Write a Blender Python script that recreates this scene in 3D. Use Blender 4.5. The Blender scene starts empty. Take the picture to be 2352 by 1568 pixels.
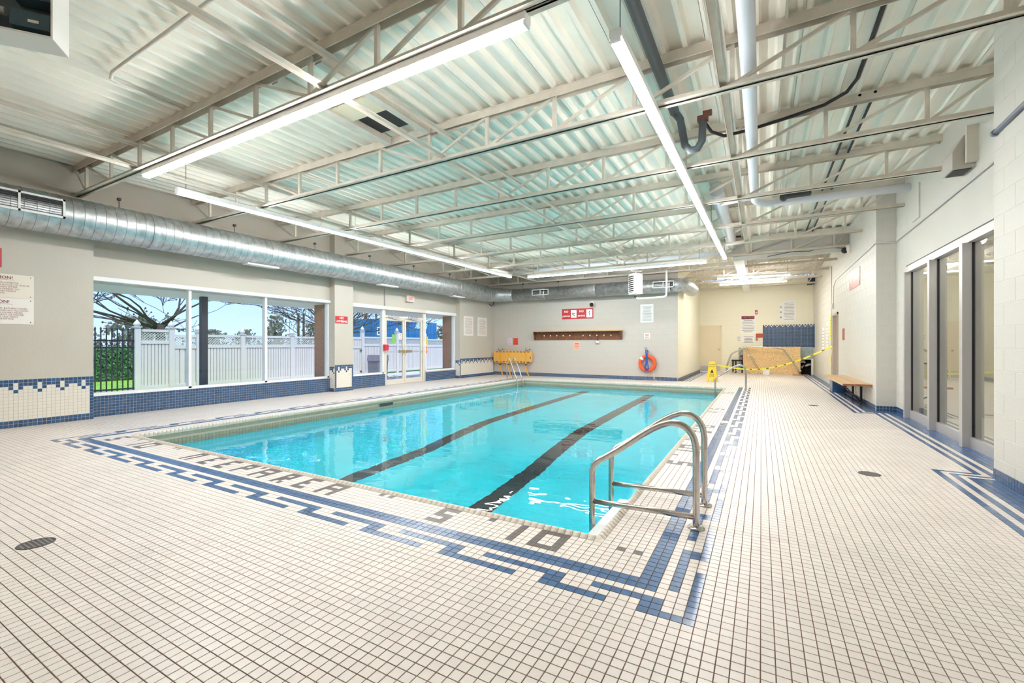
import bpy, math, random
import numpy as np
from mathutils import Vector, Matrix
random.seed(7); np.random.seed(7)
SC = bpy.context.scene
COL = SC.collection
# ------------------------------------------------------------------ camera
S = 0.0508                                   # deck tile pitch (2 inch)
F_PX, CYH, YAW = 1020.912, 791.446, 0.5112
CAM = (5.05656*S, -41.032*S, 24.3001*S)
cd = bpy.data.cameras.new('camera'); cam = bpy.data.objects.new('camera', cd); COL.objects.link(cam)
cam.location = CAM; cam.rotation_euler = (math.pi/2, 0, YAW)
cd.sensor_width = 36.0; cd.lens = F_PX/2352*36.0; cd.shift_y = (CYH-784)/2352
cd.clip_start = 0.05; cd.clip_end = 300
SC.camera = cam
# ------------------------------------------------------------------ world and exposure
w = bpy.data.worlds.new('sky'); SC.world = w; w.use_nodes = True
nt = w.node_tree; bg = nt.nodes['Background']
tcw = nt.nodes.new('ShaderNodeTexCoord'); sep = nt.nodes.new('ShaderNodeSeparateXYZ'); ramp = nt.nodes.new('ShaderNodeValToRGB')
el = ramp.color_ramp.elements; el[0].position = 0.0; el[0].color = (.48, .62, .86, 1); el[1].position = 1.0; el[1].color = (.20, .36, .80, 1)
e2 = ramp.color_ramp.elements.new(.10); e2.color = (.37, .56, .94, 1); e3 = ramp.color_ramp.elements.new(.35); e3.color = (.28, .50, .95, 1)
nt.links.new(tcw.outputs['Generated'], sep.inputs[0]); nt.links.new(sep.outputs['Z'], ramp.inputs[0])
nt.links.new(ramp.outputs['Color'], bg.inputs['Color']); bg.inputs['Strength'].default_value = 1.6
sd = bpy.data.lights.new('sun', 'SUN'); sd.energy = 4.0; sd.angle = math.radians(6); sd.color = (1, .95, .88)
sun = bpy.data.objects.new('sun', sd); COL.objects.link(sun); sun.rotation_euler = (math.radians(30), 0, math.radians(62))
LED = 72.0                                   # radiance of the strip-light diffusers
SC.view_settings.view_transform = 'Standard'; SC.view_settings.look = 'None'
SC.view_settings.gamma = 1.0; SC.view_settings.exposure = 0.17
try: SC.view_settings.use_curve_mapping = False
except Exception: pass
SC.cycles.max_bounces = 8; SC.cycles.diffuse_bounces = 5; SC.cycles.glossy_bounces = 4; SC.cycles.transmission_bounces = 6; SC.cycles.transparent_max_bounces = 8; SC.cycles.adaptive_threshold = .04
SC.cycles.sample_clamp_indirect = 0.0; SC.cycles.use_light_tree = False
# ------------------------------------------------------------------ pixel -> place
def ray(u, v):
    a = (u-1176)/F_PX; b = (CYH-v)/F_PX
    return np.array([-math.sin(YAW)+a*math.cos(YAW), math.cos(YAW)+a*math.sin(YAW), b])
def on(ax, u, v, val):
    d = ray(u, v); t = (val-CAM[ax])/d[ax]; return tuple(float(q) for q in (np.array(CAM)+t*d))
onx = lambda u, v, x: on(0, u, v, x)
ony = lambda u, v, y: on(1, u, v, y)
onz = lambda u, v, z=0.0: on(2, u, v, z)
def proj(x, y, z):
    x = x-CAM[0]; y = y-CAM[1]; d = -x*math.sin(YAW)+y*math.cos(YAW); r = x*math.cos(YAW)+y*math.sin(YAW)
    return 1176+F_PX*r/d, CYH-F_PX*(z-CAM[2])/d, d
# ------------------------------------------------------------------ materials
MATS = {}
def mat(name, col, rough=.5, metal=0., noise=0., nscale=20., bump=0., bscale=60., emit=0., island=0., spec=.5, coords='Object', coat=0.):
    if name in MATS: return MATS[name]
    m = bpy.data.materials.new(name); m.use_nodes = True; t = m.node_tree; b = t.nodes['Principled BSDF']
    c = (*col, 1)
    b.inputs['Base Color'].default_value = c; b.inputs['Roughness'].default_value = rough; b.inputs['Metallic'].default_value = metal
    b.inputs['Specular IOR Level'].default_value = spec
    if coat: b.inputs['Coat Weight'].default_value = coat
    if noise or bump:
        tc = t.nodes.new('ShaderNodeTexCoord')
    src = None
    if noise:
        n = t.nodes.new('ShaderNodeTexNoise'); n.inputs['Scale'].default_value = nscale; n.inputs['Detail'].default_value = 2
        t.links.new(tc.outputs[coords], n.inputs['Vector'])
        r = t.nodes.new('ShaderNodeMapRange'); r.inputs[1].default_value = .3; r.inputs[2].default_value = .7
        r.inputs[3].default_value = 1-noise; r.inputs[4].default_value = 1+noise
        t.links.new(n.outputs['Fac'], r.inputs[0]); src = r.outputs[0]
    if island:
        g = t.nodes.new('ShaderNodeNewGeometry'); r2 = t.nodes.new('ShaderNodeMapRange')
        r2.inputs[3].default_value = 1-island; r2.inputs[4].default_value = 1+island
        t.links.new(g.outputs['Random Per Island'], r2.inputs[0])
        if src is None: src = r2.outputs[0]
        else:
            mm = t.nodes.new('ShaderNodeMath'); mm.operation = 'MULTIPLY'; t.links.new(src, mm.inputs[0]); t.links.new(r2.outputs[0], mm.inputs[1]); src = mm.outputs[0]
    if src is not None:
        vm = t.nodes.new('ShaderNodeVectorMath'); vm.operation = 'SCALE'; vm.inputs[0].default_value = col
        t.links.new(src, vm.inputs['Scale']); t.links.new(vm.outputs[0], b.inputs['Base Color'])
    if bump:
        n2 = t.nodes.new('ShaderNodeTexNoise'); n2.inputs['Scale'].default_value = bscale; n2.inputs['Detail'].default_value = 1
        t.links.new(tc.outputs[coords], n2.inputs['Vector'])
        bp = t.nodes.new('ShaderNodeBump'); bp.inputs['Strength'].default_value = bump; bp.inputs['Distance'].default_value = .01
        t.links.new(n2.outputs['Fac'], bp.inputs['Height']); t.links.new(bp.outputs[0], b.inputs['Normal'])
    if emit:
        b.inputs['Emission Color'].default_value = c; b.inputs['Emission Strength'].default_value = emit
    MATS[name] = m; return m
def glass(name, tint, ior=1.5, rough=0.0, boost=1.0):
    m = bpy.data.materials.new(name); m.use_nodes = True; t = m.node_tree; t.nodes.remove(t.nodes['Principled BSDF'])
    o = t.nodes['Material Output']; tr = t.nodes.new('ShaderNodeBsdfTransparent'); gl = t.nodes.new('ShaderNodeBsdfGlossy')
    fr = t.nodes.new('ShaderNodeFresnel'); mx = t.nodes.new('ShaderNodeMixShader')
    tr.inputs[0].default_value = (*tint, 1); gl.inputs['Roughness'].default_value = rough; fr.inputs['IOR'].default_value = ior
    ge = t.nodes.new('ShaderNodeNewGeometry'); iv = t.nodes.new('ShaderNodeMath'); iv.operation = 'SUBTRACT'; iv.inputs[0].default_value = 1.0
    ml = t.nodes.new('ShaderNodeMath'); ml.operation = 'MULTIPLY'; t.links.new(ge.outputs['Backfacing'], iv.inputs[1]); t.links.new(iv.outputs[0], ml.inputs[0]); t.links.new(fr.outputs[0], ml.inputs[1])
    fac = ml.outputs[0]                       # one reflection per sheet: only where the ray enters it
    if boost != 1.0:
        mm = t.nodes.new('ShaderNodeMath'); mm.operation = 'MULTIPLY'; mm.inputs[1].default_value = boost; mm.use_clamp = True
        t.links.new(fac, mm.inputs[0]); fac = mm.outputs[0]
    t.links.new(fac, mx.inputs[0]); t.links.new(tr.outputs[0], mx.inputs[1]); t.links.new(gl.outputs[0], mx.inputs[2]); t.links.new(mx.outputs[0], o.inputs[0])
    MATS[name] = m; return m
CREAM = mat('tile_cream', (.80, .735, .675), .38, spec=.28, noise=.04, nscale=3, island=.035)
BLUE = mat('tile_blue', (.075, .155, .31), .22, noise=.12, nscale=30, island=.12)
GREYT = mat('tile_grey', (.16, .135, .125), .3, noise=.1, nscale=60, island=.1)
WTILE = mat('wall_tile_cream', (.80, .76, .68), .25, island=.02)
BTILE = mat('wall_tile_blue', (.035, .095, .21), .22, noise=.2, nscale=30, island=.2)
OLIVE = mat('tile_olive', (.36, .36, .26), .3, island=.06)
COPE = mat('coping_cream', (.78, .70, .60), .28, island=.04, noise=.08, nscale=25)
GROUT = mat('grout_brown', (.19, .115, .08), .9, noise=.25, nscale=8)
WGROUT = mat('grout_light', (.55, .51, .45), .9)
BEIGE = mat('paint_beige', (.55, .515, .445), .55, noise=.03, nscale=1.2, bump=.15, bscale=40)
BEIGE_B = mat('paint_beige_block', (.56, .525, .475), .5, noise=.03, nscale=1.0, bump=.25, bscale=50)
CREAMP = mat('paint_cream_block', (.64, .62, .56), .5, spec=.3, noise=.03, nscale=1.0, bump=.25, bscale=50)
CREAMY = mat('paint_cream_yellow', (.86, .82, .66), .45, noise=.02, nscale=1.0, bump=.2, bscale=50)
DECKM = mat('deck_paint', (.89, .85, .75), .6, spec=.2, noise=.06, nscale=1.5, island=.04)
STEELP = mat('joist_paint', (.68, .62, .53), .5, noise=.07, nscale=6)
WHITEP = mat('white_paint', (.85, .85, .84), .4)
WHITEPVC = mat('white_pvc', (.80, .83, .90), .3)
ALU = mat('aluminium', (.55, .53, .53), .4, .5)
ALUW = mat('aluminium_white', (.80, .80, .82), .35)
ALUB = mat('aluminium_beige', (.70, .66, .58), .4)
CHROME = mat('stainless', (.62, .58, .54), .22, 1.0, noise=.1, nscale=40)
GALV = mat('galvanised', (.50, .53, .54), .42, .85, noise=.22, nscale=9)
GALVD = mat('galvanised_dark', (.20, .22, .23), .5, .7, noise=.15, nscale=9)
BLACK = mat('black', (.015, .015, .017), .5)
DARK = mat('dark_grey', (.06, .065, .07), .5)
IRON = mat('iron_black', (.02, .022, .035), .45)
RED = mat('sign_red', (.55, .02, .03), .4)
REDW = mat('sign_red_worn', (.42, .08, .035), .4, noise=.2, nscale=30)
SIGNW = mat('sign_white', (.83, .79, .74), .45)
SIGNC = mat('sign_cream', (.80, .73, .63), .45)
PAPER = mat('paper_white', (.86, .86, .85), .6)
PRINT = mat('print_grey', (.33, .31, .31), .7)
PRINTR = mat('print_maroon', (.20, .055, .05), .6)
WOOD = mat('wood_brown', (.19, .068, .026), .45, noise=.3, nscale=10)
WOODL = mat('wood_honey', (.58, .37, .16), .35, noise=.15, nscale=8)
WOODR = mat('wood_red', (.36, .13, .06), .4, noise=.15, nscale=8)
OSB = mat('osb', (.80, .55, .27), .6, noise=.22, nscale=22, bump=.3, bscale=40)
YEL = mat('yellow_plastic', (.90, .62, .02), .4)
YELT = mat('yellow_tape', (.88, .82, .05), .45)
ORANGEY = mat('spine_orange', (.85, .47, .10), .4)
STRAP = mat('strap_orange', (.86, .40, .04), .6)
RING = mat('ring_orange', (.80, .12, .03), .45)
ROPEB = mat('rope_blue', (.03, .09, .42), .7)
ROPEW = mat('rope_white', (.75, .72, .70), .7)
DOORP = mat('door_cream', (.80, .69, .50), .45)
DOORF = mat('door_frame_tan', (.50, .42, .34), .5)
TEAL = mat('plaster_teal', (.36, .44, .44), .7, noise=.25, nscale=8)
RUST = mat('rough_red', (.55, .20, .12), .8, noise=.3, nscale=15)
FENCE = mat('fence_white', (.66, .64, .64), .45)
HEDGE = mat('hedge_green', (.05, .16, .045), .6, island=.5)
GRASS = mat('grass', (.24, .46, .05), .8, noise=.3, nscale=6)
PAVE = mat('concrete', (.52, .50, .47), .85, noise=.1, nscale=5)
BARK = mat('bark', (.075, .055, .042), .85, noise=.3, nscale=12)
LEAFB = mat('leaf_brown', (.26, .13, .06), .7, island=.4)
FARTREE = mat('tree_far', (.20, .19, .17), .9, noise=.4, nscale=6, island=.3)
CONTB = mat('container_blue', (.02, .17, .48), .45, noise=.06, nscale=3)
BRICK = mat('brick', (.42, .22, .15), .8, noise=.2, nscale=30, island=.25)
BIN = mat('bin_grey', (.16, .17, .20), .5)
GREENP = mat('paper_green', (.20, .55, .10), .6); YELP = mat('paper_yellow', (.85, .75, .02), .6)
ORAP = mat('paper_peach', (.90, .52, .36), .6); PINKP = mat('paper_lilac', (.75, .62, .70), .6); REDP = mat('paper_red', (.80, .09, .06), .6)
POOLP = mat('pool_plaster', (.02, .80, .95), .6, noise=.05, nscale=2)
LANE = mat('lane_black', (.02, .022, .03), .5)
STEPW = mat('step_white', (.82, .84, .85), .4)
LAMP = mat('led_diffuser', (1, .985, .985), .5, emit=LED); LAMPA = mat('led_diffuser_alcove', (1, .98, .94), .5, emit=LED*1.25)
EXITP = mat('exit_panel', (.80, .62, .58), .5)
WGLASS = glass('window_glass', (.96, .98, .98))
RGLASS = glass('partition_glass', (.80, .83, .82), boost=2.0)
def water_mat():
    m = bpy.data.materials.new('pool_water'); m.use_nodes = True; t = m.node_tree; b = t.nodes['Principled BSDF']
    b.inputs['Base Color'].default_value = (.78, 1, 1, 1); b.inputs['Roughness'].default_value = 0.0
    b.inputs['IOR'].default_value = 1.333; b.inputs['Transmission Weight'].default_value = 1.0
    tc = t.nodes.new('ShaderNodeTexCoord'); mp = t.nodes.new('ShaderNodeMapping'); mp.inputs['Scale'].default_value = (1.0, 1.5, 1)
    n = t.nodes.new('ShaderNodeTexNoise'); n.inputs['Scale'].default_value = 2.2; n.inputs['Detail'].default_value = 2.5
    bp = t.nodes.new('ShaderNodeBump'); bp.inputs['Strength'].default_value = .12; bp.inputs['Distance'].default_value = .05
    t.links.new(tc.outputs['Object'], mp.inputs[0]); t.links.new(mp.outputs[0], n.inputs['Vector']); t.links.new(n.outputs['Fac'], bp.inputs['Height']); t.links.new(bp.outputs[0], b.inputs['Normal'])
    return m
WATER = water_mat()
# ------------------------------------------------------------------ mesh builder
class MB:
    def __init__(s): s.v = []; s.f = []; s.m = []; s.sm = []
    def face(s, idx, m=0, sm=False): s.f.append(tuple(idx)); s.m.append(m); s.sm.append(sm)
    def quad(s, a, b, c, d, m=0):
        k = len(s.v); s.v += [tuple(a), tuple(b), tuple(c), tuple(d)]; s.face((k, k+1, k+2, k+3), m); return s
    def box(s, x0, x1, y0, y1, z0, z1, m=0):
        x0, x1 = min(x0, x1), max(x0, x1); y0, y1 = min(y0, y1), max(y0, y1); z0, z1 = min(z0, z1), max(z0, z1)
        return s.hexa([(x0,y0,z0),(x1,y0,z0),(x1,y1,z0),(x0,y1,z0),(x0,y0,z1),(x1,y0,z1),(x1,y1,z1),(x0,y1,z1)], m)
    def hexa(s, p, m=0):
        k = len(s.v); s.v += [tuple(q) for q in p]
        for q in ((0,3,2,1),(4,5,6,7),(0,1,5,4),(1,2,6,5),(2,3,7,6),(3,0,4,7)): s.face([k+i for i in q], m)
        return s
    def bar(s, p0, p1, w, h, m=0, up=(0,0,1)):
        p0, p1 = Vector(p0), Vector(p1); d = (p1-p0).normalized(); u = Vector(up)
        if abs(d.dot(u)) > .95: u = Vector((1,0,0))
        r = d.cross(u).normalized()*w/2; u2 = r.cross(d).normalized()*h/2
        return s.hexa([p0-r-u2, p0+r-u2, p0+r+u2, p0-r+u2, p1-r-u2, p1+r-u2, p1+r+u2, p1-r+u2], m)
    def tube(s, pts, r, n=8, m=0, closed=False, radii=None):
        P = [Vector(p) for p in pts]; N = len(P); k0 = len(s.v); prev = None
        for i, p in enumerate(P):
            a = P[i-1] if (i > 0 or closed) else p; b = P[(i+1) % N] if (i < N-1 or closed) else p
            d = (b-a).normalized()
            if prev is None:
                u = Vector((0,0,1)) if abs(d.z) < .9 else Vector((1,0,0)); x = d.cross(u).normalized()
            else: x = (prev-d*prev.dot(d)).normalized()
            prev = x; y = d.cross(x); rr = radii[i] if radii else r
            for j in range(n):
                t = 2*math.pi*j/n; s.v.append(tuple(p+(x*math.cos(t)+y*math.sin(t))*rr))
        for i in range(N if closed else N-1):
            a = k0+i*n; b = k0+((i+1) % N)*n
            for j in range(n): s.face((a+j, a+(j+1) % n, b+(j+1) % n, b+j), m, True)
        if not closed:
            s.face([k0+j for j in range(n)][::-1], m); s.face([k0+(N-1)*n+j for j in range(n)], m)
        return s
    def lathe(s, c, prof, axis='z', n=16, m=0, sm=True):
        c = Vector(c); k = len(s.v)
        for (r, h) in prof:
            for j in range(n):
                t = 2*math.pi*j/n; a, b = r*math.cos(t), r*math.sin(t)
                q = {'z': (a, b, h), 'y': (b, h, a), 'x': (h, a, b)}[axis]; s.v.append(tuple(c+Vector(q)))
        for i in range(len(prof)-1):
            for j in range(n):
                a = k+i*n; b = a+n; s.face((a+j, a+(j+1) % n, b+(j+1) % n, b+j), m, sm)
        s.face([k+j for j in range(n)][::-1], m); s.face([k+(len(prof)-1)*n+j for j in range(n)], m)
        return s
    def ball(s, c, r, n=12, m=0, sq=(1,1,1)):
        c = Vector(c); k = len(s.v); h = n//2
        for i in range(1, h):
            p = math.pi*i/h
            for j in range(n):
                t = 2*math.pi*j/n; s.v.append((c.x+r*sq[0]*math.sin(p)*math.cos(t), c.y+r*sq[1]*math.sin(p)*math.sin(t), c.z+r*sq[2]*math.cos(p)))
        a = len(s.v); s.v += [(c.x, c.y, c.z+r*sq[2]), (c.x, c.y, c.z-r*sq[2])]
        for i in range(h-2):
            for j in range(n): s.face((k+i*n+j, k+(i+1)*n+j, k+(i+1)*n+(j+1) % n, k+i*n+(j+1) % n), m, True)
        for j in range(n):
            s.face((a, k+j, k+(j+1) % n), m, True); q = k+(h-2)*n; s.face((a+1, q+(j+1) % n, q+j), m, True)
        return s
    def prism(s, pts, fn, d0, d1, m=0):
        """pts: 2-D outline, fn(a,b,d) -> world"""
        n = len(pts); k = len(s.v)
        s.v += [tuple(fn(a, b, d0)) for a, b in pts]+[tuple(fn(a, b, d1)) for a, b in pts]
        s.face([k+i for i in range(n)][::-1], m); s.face([k+n+i for i in range(n)], m)
        for i in range(n): s.face((k+i, k+(i+1) % n, k+n+(i+1) % n, k+n+i), m)
        return s
    def mesh(s, name, mats):
        me = bpy.data.meshes.new(name); me.from_pydata(s.v, [], s.f)
        for q in (mats if isinstance(mats, (list, tuple)) else [mats]): me.materials.append(q)
        me.polygons.foreach_set('material_index', s.m); me.polygons.foreach_set('use_smooth', s.sm); me.update(); return me
def link(o): COL.objects.link(o); return o
def tag(o, label=None, cat=None, group=None, kind=None):
    for k, q in (('label', label), ('category', cat), ('group', group), ('kind', kind)):
        if q: o[k] = q
    return o
def adopt(o, parent):
    o.parent = parent; o.matrix_parent_inverse = Matrix.Translation(parent.location).inverted() if parent.type == 'EMPTY' else Matrix.Identity(4)
    return o
def part(name, mb, mats, parent, label=None, kind=None):
    o = link(bpy.data.objects.new(name, mb.mesh(name, mats) if isinstance(mb, MB) else mb)); adopt(o, parent); tag(o, label=label, kind=kind); return o
def thing(name, label, cat, loc=(0,0,0), group=None):
    o = link(bpy.data.objects.new(name, None)); o.location = loc; o.empty_display_size = .1; return tag(o, label, cat, group)
def solo(name, mb, mats, label, cat, group=None, kind=None):
    return tag(link(bpy.data.objects.new(name, mb.mesh(name, mats))), label, cat, group, kind)
def struct(name, mb, mats, label, cat): return solo(name, mb, mats, label, cat, None, 'structure')
def copy_tree(root, offset):
    def cp(o, p):
        c = o.copy(); link(c)
        if p: c.parent = p
        for ch in list(o.children): cp(ch, c)
        return c
    r = cp(root, None); r.location = Vector(root.location)+Vector(offset); return r
def text_mb(body, size, fn, depth=.0015, align='CENTER', m=0, line=1.0, bold=0.0):
    cu = bpy.data.curves.new('t', 'FONT'); cu.body = body; cu.size = size; cu.align_x = align; cu.align_y = 'CENTER'
    cu.space_line = line; cu.resolution_u = 2; cu.offset = bold
    ob = bpy.data.objects.new('t', cu); me = bpy.data.meshes.new_from_object(ob)
    mb = MB(); mb.v = [tuple(fn(q.co.x, q.co.y, depth)) for q in me.vertices]
    for p in me.polygons: mb.face(p.vertices[:], m)
    bpy.data.objects.remove(ob); bpy.data.curves.remove(cu); bpy.data.meshes.remove(me); return mb
def merge(a, b):
    k = len(a.v); a.v += b.v; a.f += [tuple(i+k for i in f) for f in b.f]; a.m += b.m; a.sm += b.sm; return a
# wall frames: fn(a,b,d): a to the right as seen from the room, b up, d out of the wall
def fr_left(x): return lambda y0, z0: (lambda a, b, d: (x+d, y0+a, z0+b))
def fr_far(y): return lambda x0, z0: (lambda a, b, d: (x0+a, y-d, z0+b))
def fr_right(x): return lambda y0, z0: (lambda a, b, d: (x-d, y0-a, z0+b))
# ------------------------------------------------------------------ key dimensions
XL, XLP = -9.655, -9.467        # left wall recess / pilasters
YF, YB = 13.715, 20.0           # far wall, alcove back wall
XAL, XR, XRR = -2.2, 2.13, 2.42 # alcove left wall, right wall, right recess
YN = -4.5
ZD = 4.12                       # underside of deck
R0, R1 = 3.67, 8.5              # right recess
PX0, PX1, PY0, PY1 = -141*S, -12*S, 12*S, 236*S
ZW = -.20
# ================================================================== FLOOR
GL = {'5': ['111','100','111','001','111'], '1': ['1']*5, '0': ['1111','1001','1001','1001','1111'], "'": ['1','0','0','0','0'],
      '"': ['101','000','000','000','000'], 'D': ['111','101','101','101','101'], 'E': ['111','100','110','100','111'],
      'P': ['111','101','111','100','100'], 'A': ['1111','1001','1111','1001','1001'], 'R': ['111','101','111','110','101'],
      '4': ['101','101','111','001','001'], '3': ['111','001','011','001','111'], '6': ['111','100','111','101','111']}
COLOUR = {}
def glyph(ch, i0, j0, side):
    for r, row in enumerate(GL[ch]):
        for c, q in enumerate(row):
            if q == '1':
                if side == 'near': COLOUR[(i0+c, 11-r)] = 2
                else: COLOUR[(-12+r, j0+c)] = 2
for ch, i0 in (('5',-142),("'",-134),('1',-129),('0',-126),('"',-116),('D',-104),('E',-97),('E',-91),('P',-85),("'",-81),('A',-79),('R',-72),('E',-66),('A',-60),
               ('"',-49),('5',-36),("'",-28),('1',-23),('0',-20),('"',-10)): glyph(ch, i0, 0, 'near')
for ch, j0 in (('5',54),("'",62),('1',67),('0',70),('"',80),('5',92),("'",97),('0',101),('4',133),("'",138),('5',142),('3',202),("'",206),('6',209)): glyph(ch, 0, j0, 'right')
def blue(i0, i1, j0, j1):
    for i in range(i0, i1):
        for j in range(j0, j1): COLOUR[(i, j)] = 1
blue(-149, -4, 4, 6)                                   # band along the near edge
blue(-6, -4, 4, 112); blue(-6, -4, 116, 244)           # band along the right edge
blue(-149, -147, 4, 244)
blue(-10, -3, 2, 3); blue(-5, -3, 1, 2); blue(-5, 0, 0, 1)
for k in range(1, 12):
    a = -13*k
    blue(max(a-10, -150), a, 2, 3); blue(a-2, a, 1, 2); blue(a-2, -8 if k == 1 else a+8, 0, 1)
blue(-153, -148, 0, 1)
for k in range(0, 19):
    for (o, q, n) in ((-1, -2, -3), (-153, -152, -151)):
        blue(o, o+1, 13*k, 13*k+10)
        if k: blue(q, q+1, 13*k, 13*k+2); blue(n, n+1, 13*k-8, 13*k+2)
def wall_stripe(i, j):
    """border of blue tiles that follows the right wall; 1 blue, 0 cream, None outside"""
    st = lambda s: 1 if s % 2 == 0 or s >= 4 else 0
    if j < 75:
        s = i-34
        if s >= 0:
            s = min(s, 4); lim = 75-s
            if j < lim: return st(s) if j < lim else None
            s2 = 74-j
            if s2 >= 0 and i < 40+s2: return st(min(s2, 4))
    if 71 <= j < 161:
        s = i-40
        if s >= 0: return st(min(s, 4))
    if j >= 157:
        s = i-34
        if s >= 0:
            s = min(s, 4)
            if j >= 161: return st(s)
            return st(min(j-157, s))
    return None
PHOLE = (-141, -12, 12, 236)
def tile_colour(i, j):
    c = COLOUR.get((i, j), 0)
    if c == 0 and i >= 34: c = wall_stripe(i, j) or 0
    if c == 0 and -43 <= i < -36 and j >= 272: c = 1 if i < -40 or i in (-39, -37) else 0
    return c
fl = MB()
for q in ((XL-.1, PX0, YN, YF), (PX1, XRR, YN, YF), (PX0, PX1, YN, PY0), (PX0, PX1, PY1, YF), (XAL, XR, YF, YB)):
    fl.box(*q, -.25, -.0028)
FLOOR = struct('floor', fl, GROUT, 'pale tiled pool deck with blue fret border and brown grout', 'floor')
# every tile of the deck
II, JJ = np.meshgrid(np.arange(-191, 48), np.arange(-66, 394), indexing='ij'); II = II.ravel(); JJ = JJ.ravel()
xc = (II+.5)*S; yc = (JJ+.5)*S
ok = ~((II >= PHOLE[0]) & (II < PHOLE[1]) & (JJ >= PHOLE[2]) & (JJ < PHOLE[3]))
ok &= ~((xc > XR) & ((yc < R0) | (yc > R1))) & (xc < XRR) & (xc > XL)
ok &= ~((yc > YF) & (xc < XAL)) & ~((xc < XLP) & ((yc < .97) | ((yc > 5.78) & (yc < 6.38)) | (yc > 11.3)))
II, JJ, xc, yc = II[ok], JJ[ok], xc[ok], yc[ok]
xr, yr = xc-CAM[0], yc-CAM[1]
dd = -xr*math.sin(YAW)+yr*math.cos(YAW); rr = xr*math.cos(YAW)+yr*math.sin(YAW)
uu = 1176+F_PX*rr/np.maximum(dd, .01); vv = CYH+F_PX*CAM[2]/np.maximum(dd, .01)
infr = (dd > .3) & (uu > 0) & (uu < 2352) & (vv < 1568)
order = np.argsort(np.where(infr, dd, 1e9)); near300 = set(order[:300].tolist())
TC = np.array([tile_colour(int(i), int(j)) for i, j in zip(II, JJ)])
g = .0021
def tile_mesh(name, m):
    h = S/2-g; c = .0008; mb = MB(); k = 0
    mb.v = [(-h,-h,-.004),(h,-h,-.004),(h,h,-.004),(-h,h,-.004),(-h,-h,-c),(h,-h,-c),(h,h,-c),(-h,h,-c),(-h+c,-h+c,0),(h-c,-h+c,0),(h-c,h-c,0),(-h+c,h-c,0)]
    for q in ((0,1,5,4),(1,2,6,5),(2,3,7,6),(3,0,4,7),(4,5,9,8),(5,6,10,9),(6,7,11,10),(7,4,8,11),(8,9,10,11)): mb.face(q)
    return mb.mesh(name, m)
TM = [tile_mesh('tile_cream', CREAM), tile_mesh('tile_blue', BLUE), tile_mesh('tile_grey', GREYT)]
for t in sorted(near300):
    o = bpy.data.objects.new('tile', TM[TC[t]]); o.location = (xc[t], yc[t], random.uniform(-.0003, .0002)); link(o); o.parent = FLOOR
rest = np.array([t for t in range(len(II)) if t not in near300])
def tile_field(xc, yc, col, dn, name, parent):
    h = S/2-g; V = []; F = []; M = []; n0 = 0
    full = (dn < 6.5) & (dn > 0)
    def add(idx, corners, faces):
        nonlocal n0
        n = len(idx)
        if not n: return
        c = np.array(corners); P = np.zeros((n, len(c), 3)); P[:, :, 0] = xc[idx][:, None]+c[:, 0]; P[:, :, 1] = yc[idx][:, None]+c[:, 1]; P[:, :, 2] = c[:, 2]
        V.append(P.reshape(-1, 3)); b = n0+np.arange(n)[:, None, None]*len(c); F.append((b+np.array(faces)[None]).reshape(-1, 4)); M.append(np.repeat(col[idx], len(faces))); n0 += n*len(c)
    T4 = [(-h,-h,0),(h,-h,0),(h,h,0),(-h,h,0)]; B4 = [(a, b, -.004) for a, b, _ in T4]
    grey = col == 2
    ia = np.where(full & ~grey)[0]; ib = np.where(~full & ~grey)[0]; ic = np.where(grey)[0]
    add(ia, T4+B4, [(0,1,2,3),(4,5,1,0),(5,6,2,1),(6,7,3,2),(7,4,0,3)])
    add(ib, T4, [(0,1,2,3)])
    q = .0012                                        # depth numerals: each tile is a pair of half tiles
    nearside = [t for t in ic if yc[t] < 12*S]; rside = [t for t in ic if yc[t] >= 12*S]
    for lst, sw in ((nearside, False), (rside, True)):
        for s0, s1 in ((-h, -q), (q, h)):
            cs = [(s0,-h,0),(s1,-h,0),(s1,h,0),(s0,h,0)]
            if sw: cs = [(b, a, 0) for a, b, _ in cs][::-1]
            add(np.array(lst, int), cs, [(0,1,2,3)])
    V = np.concatenate(V); F = np.concatenate(F); M = np.concatenate(M)
    me = bpy.data.meshes.new(name); me.vertices.add(len(V)); me.vertices.foreach_set('co', V.ravel().astype(np.float32))
    me.loops.add(F.size); me.loops.foreach_set('vertex_index', F.ravel().astype(np.int32)); me.polygons.add(len(F))
    me.polygons.foreach_set('loop_start', (np.arange(len(F))*4).astype(np.int32)); me.polygons.foreach_set('loop_total', np.full(len(F), 4, np.int32))
    for q2 in (CREAM, BLUE, GREYT): me.materials.append(q2)
    me.polygons.foreach_set('material_index', M.astype(np.int32)); me.polygons.foreach_set('use_smooth', np.zeros(len(F), bool)); me.update(calc_edges=True); me.validate()
    return part(name, me, None, parent, kind='stuff')
tile_field(xc[rest], yc[rest], TC[rest], dd[rest], 'tile_field', FLOOR)
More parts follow.
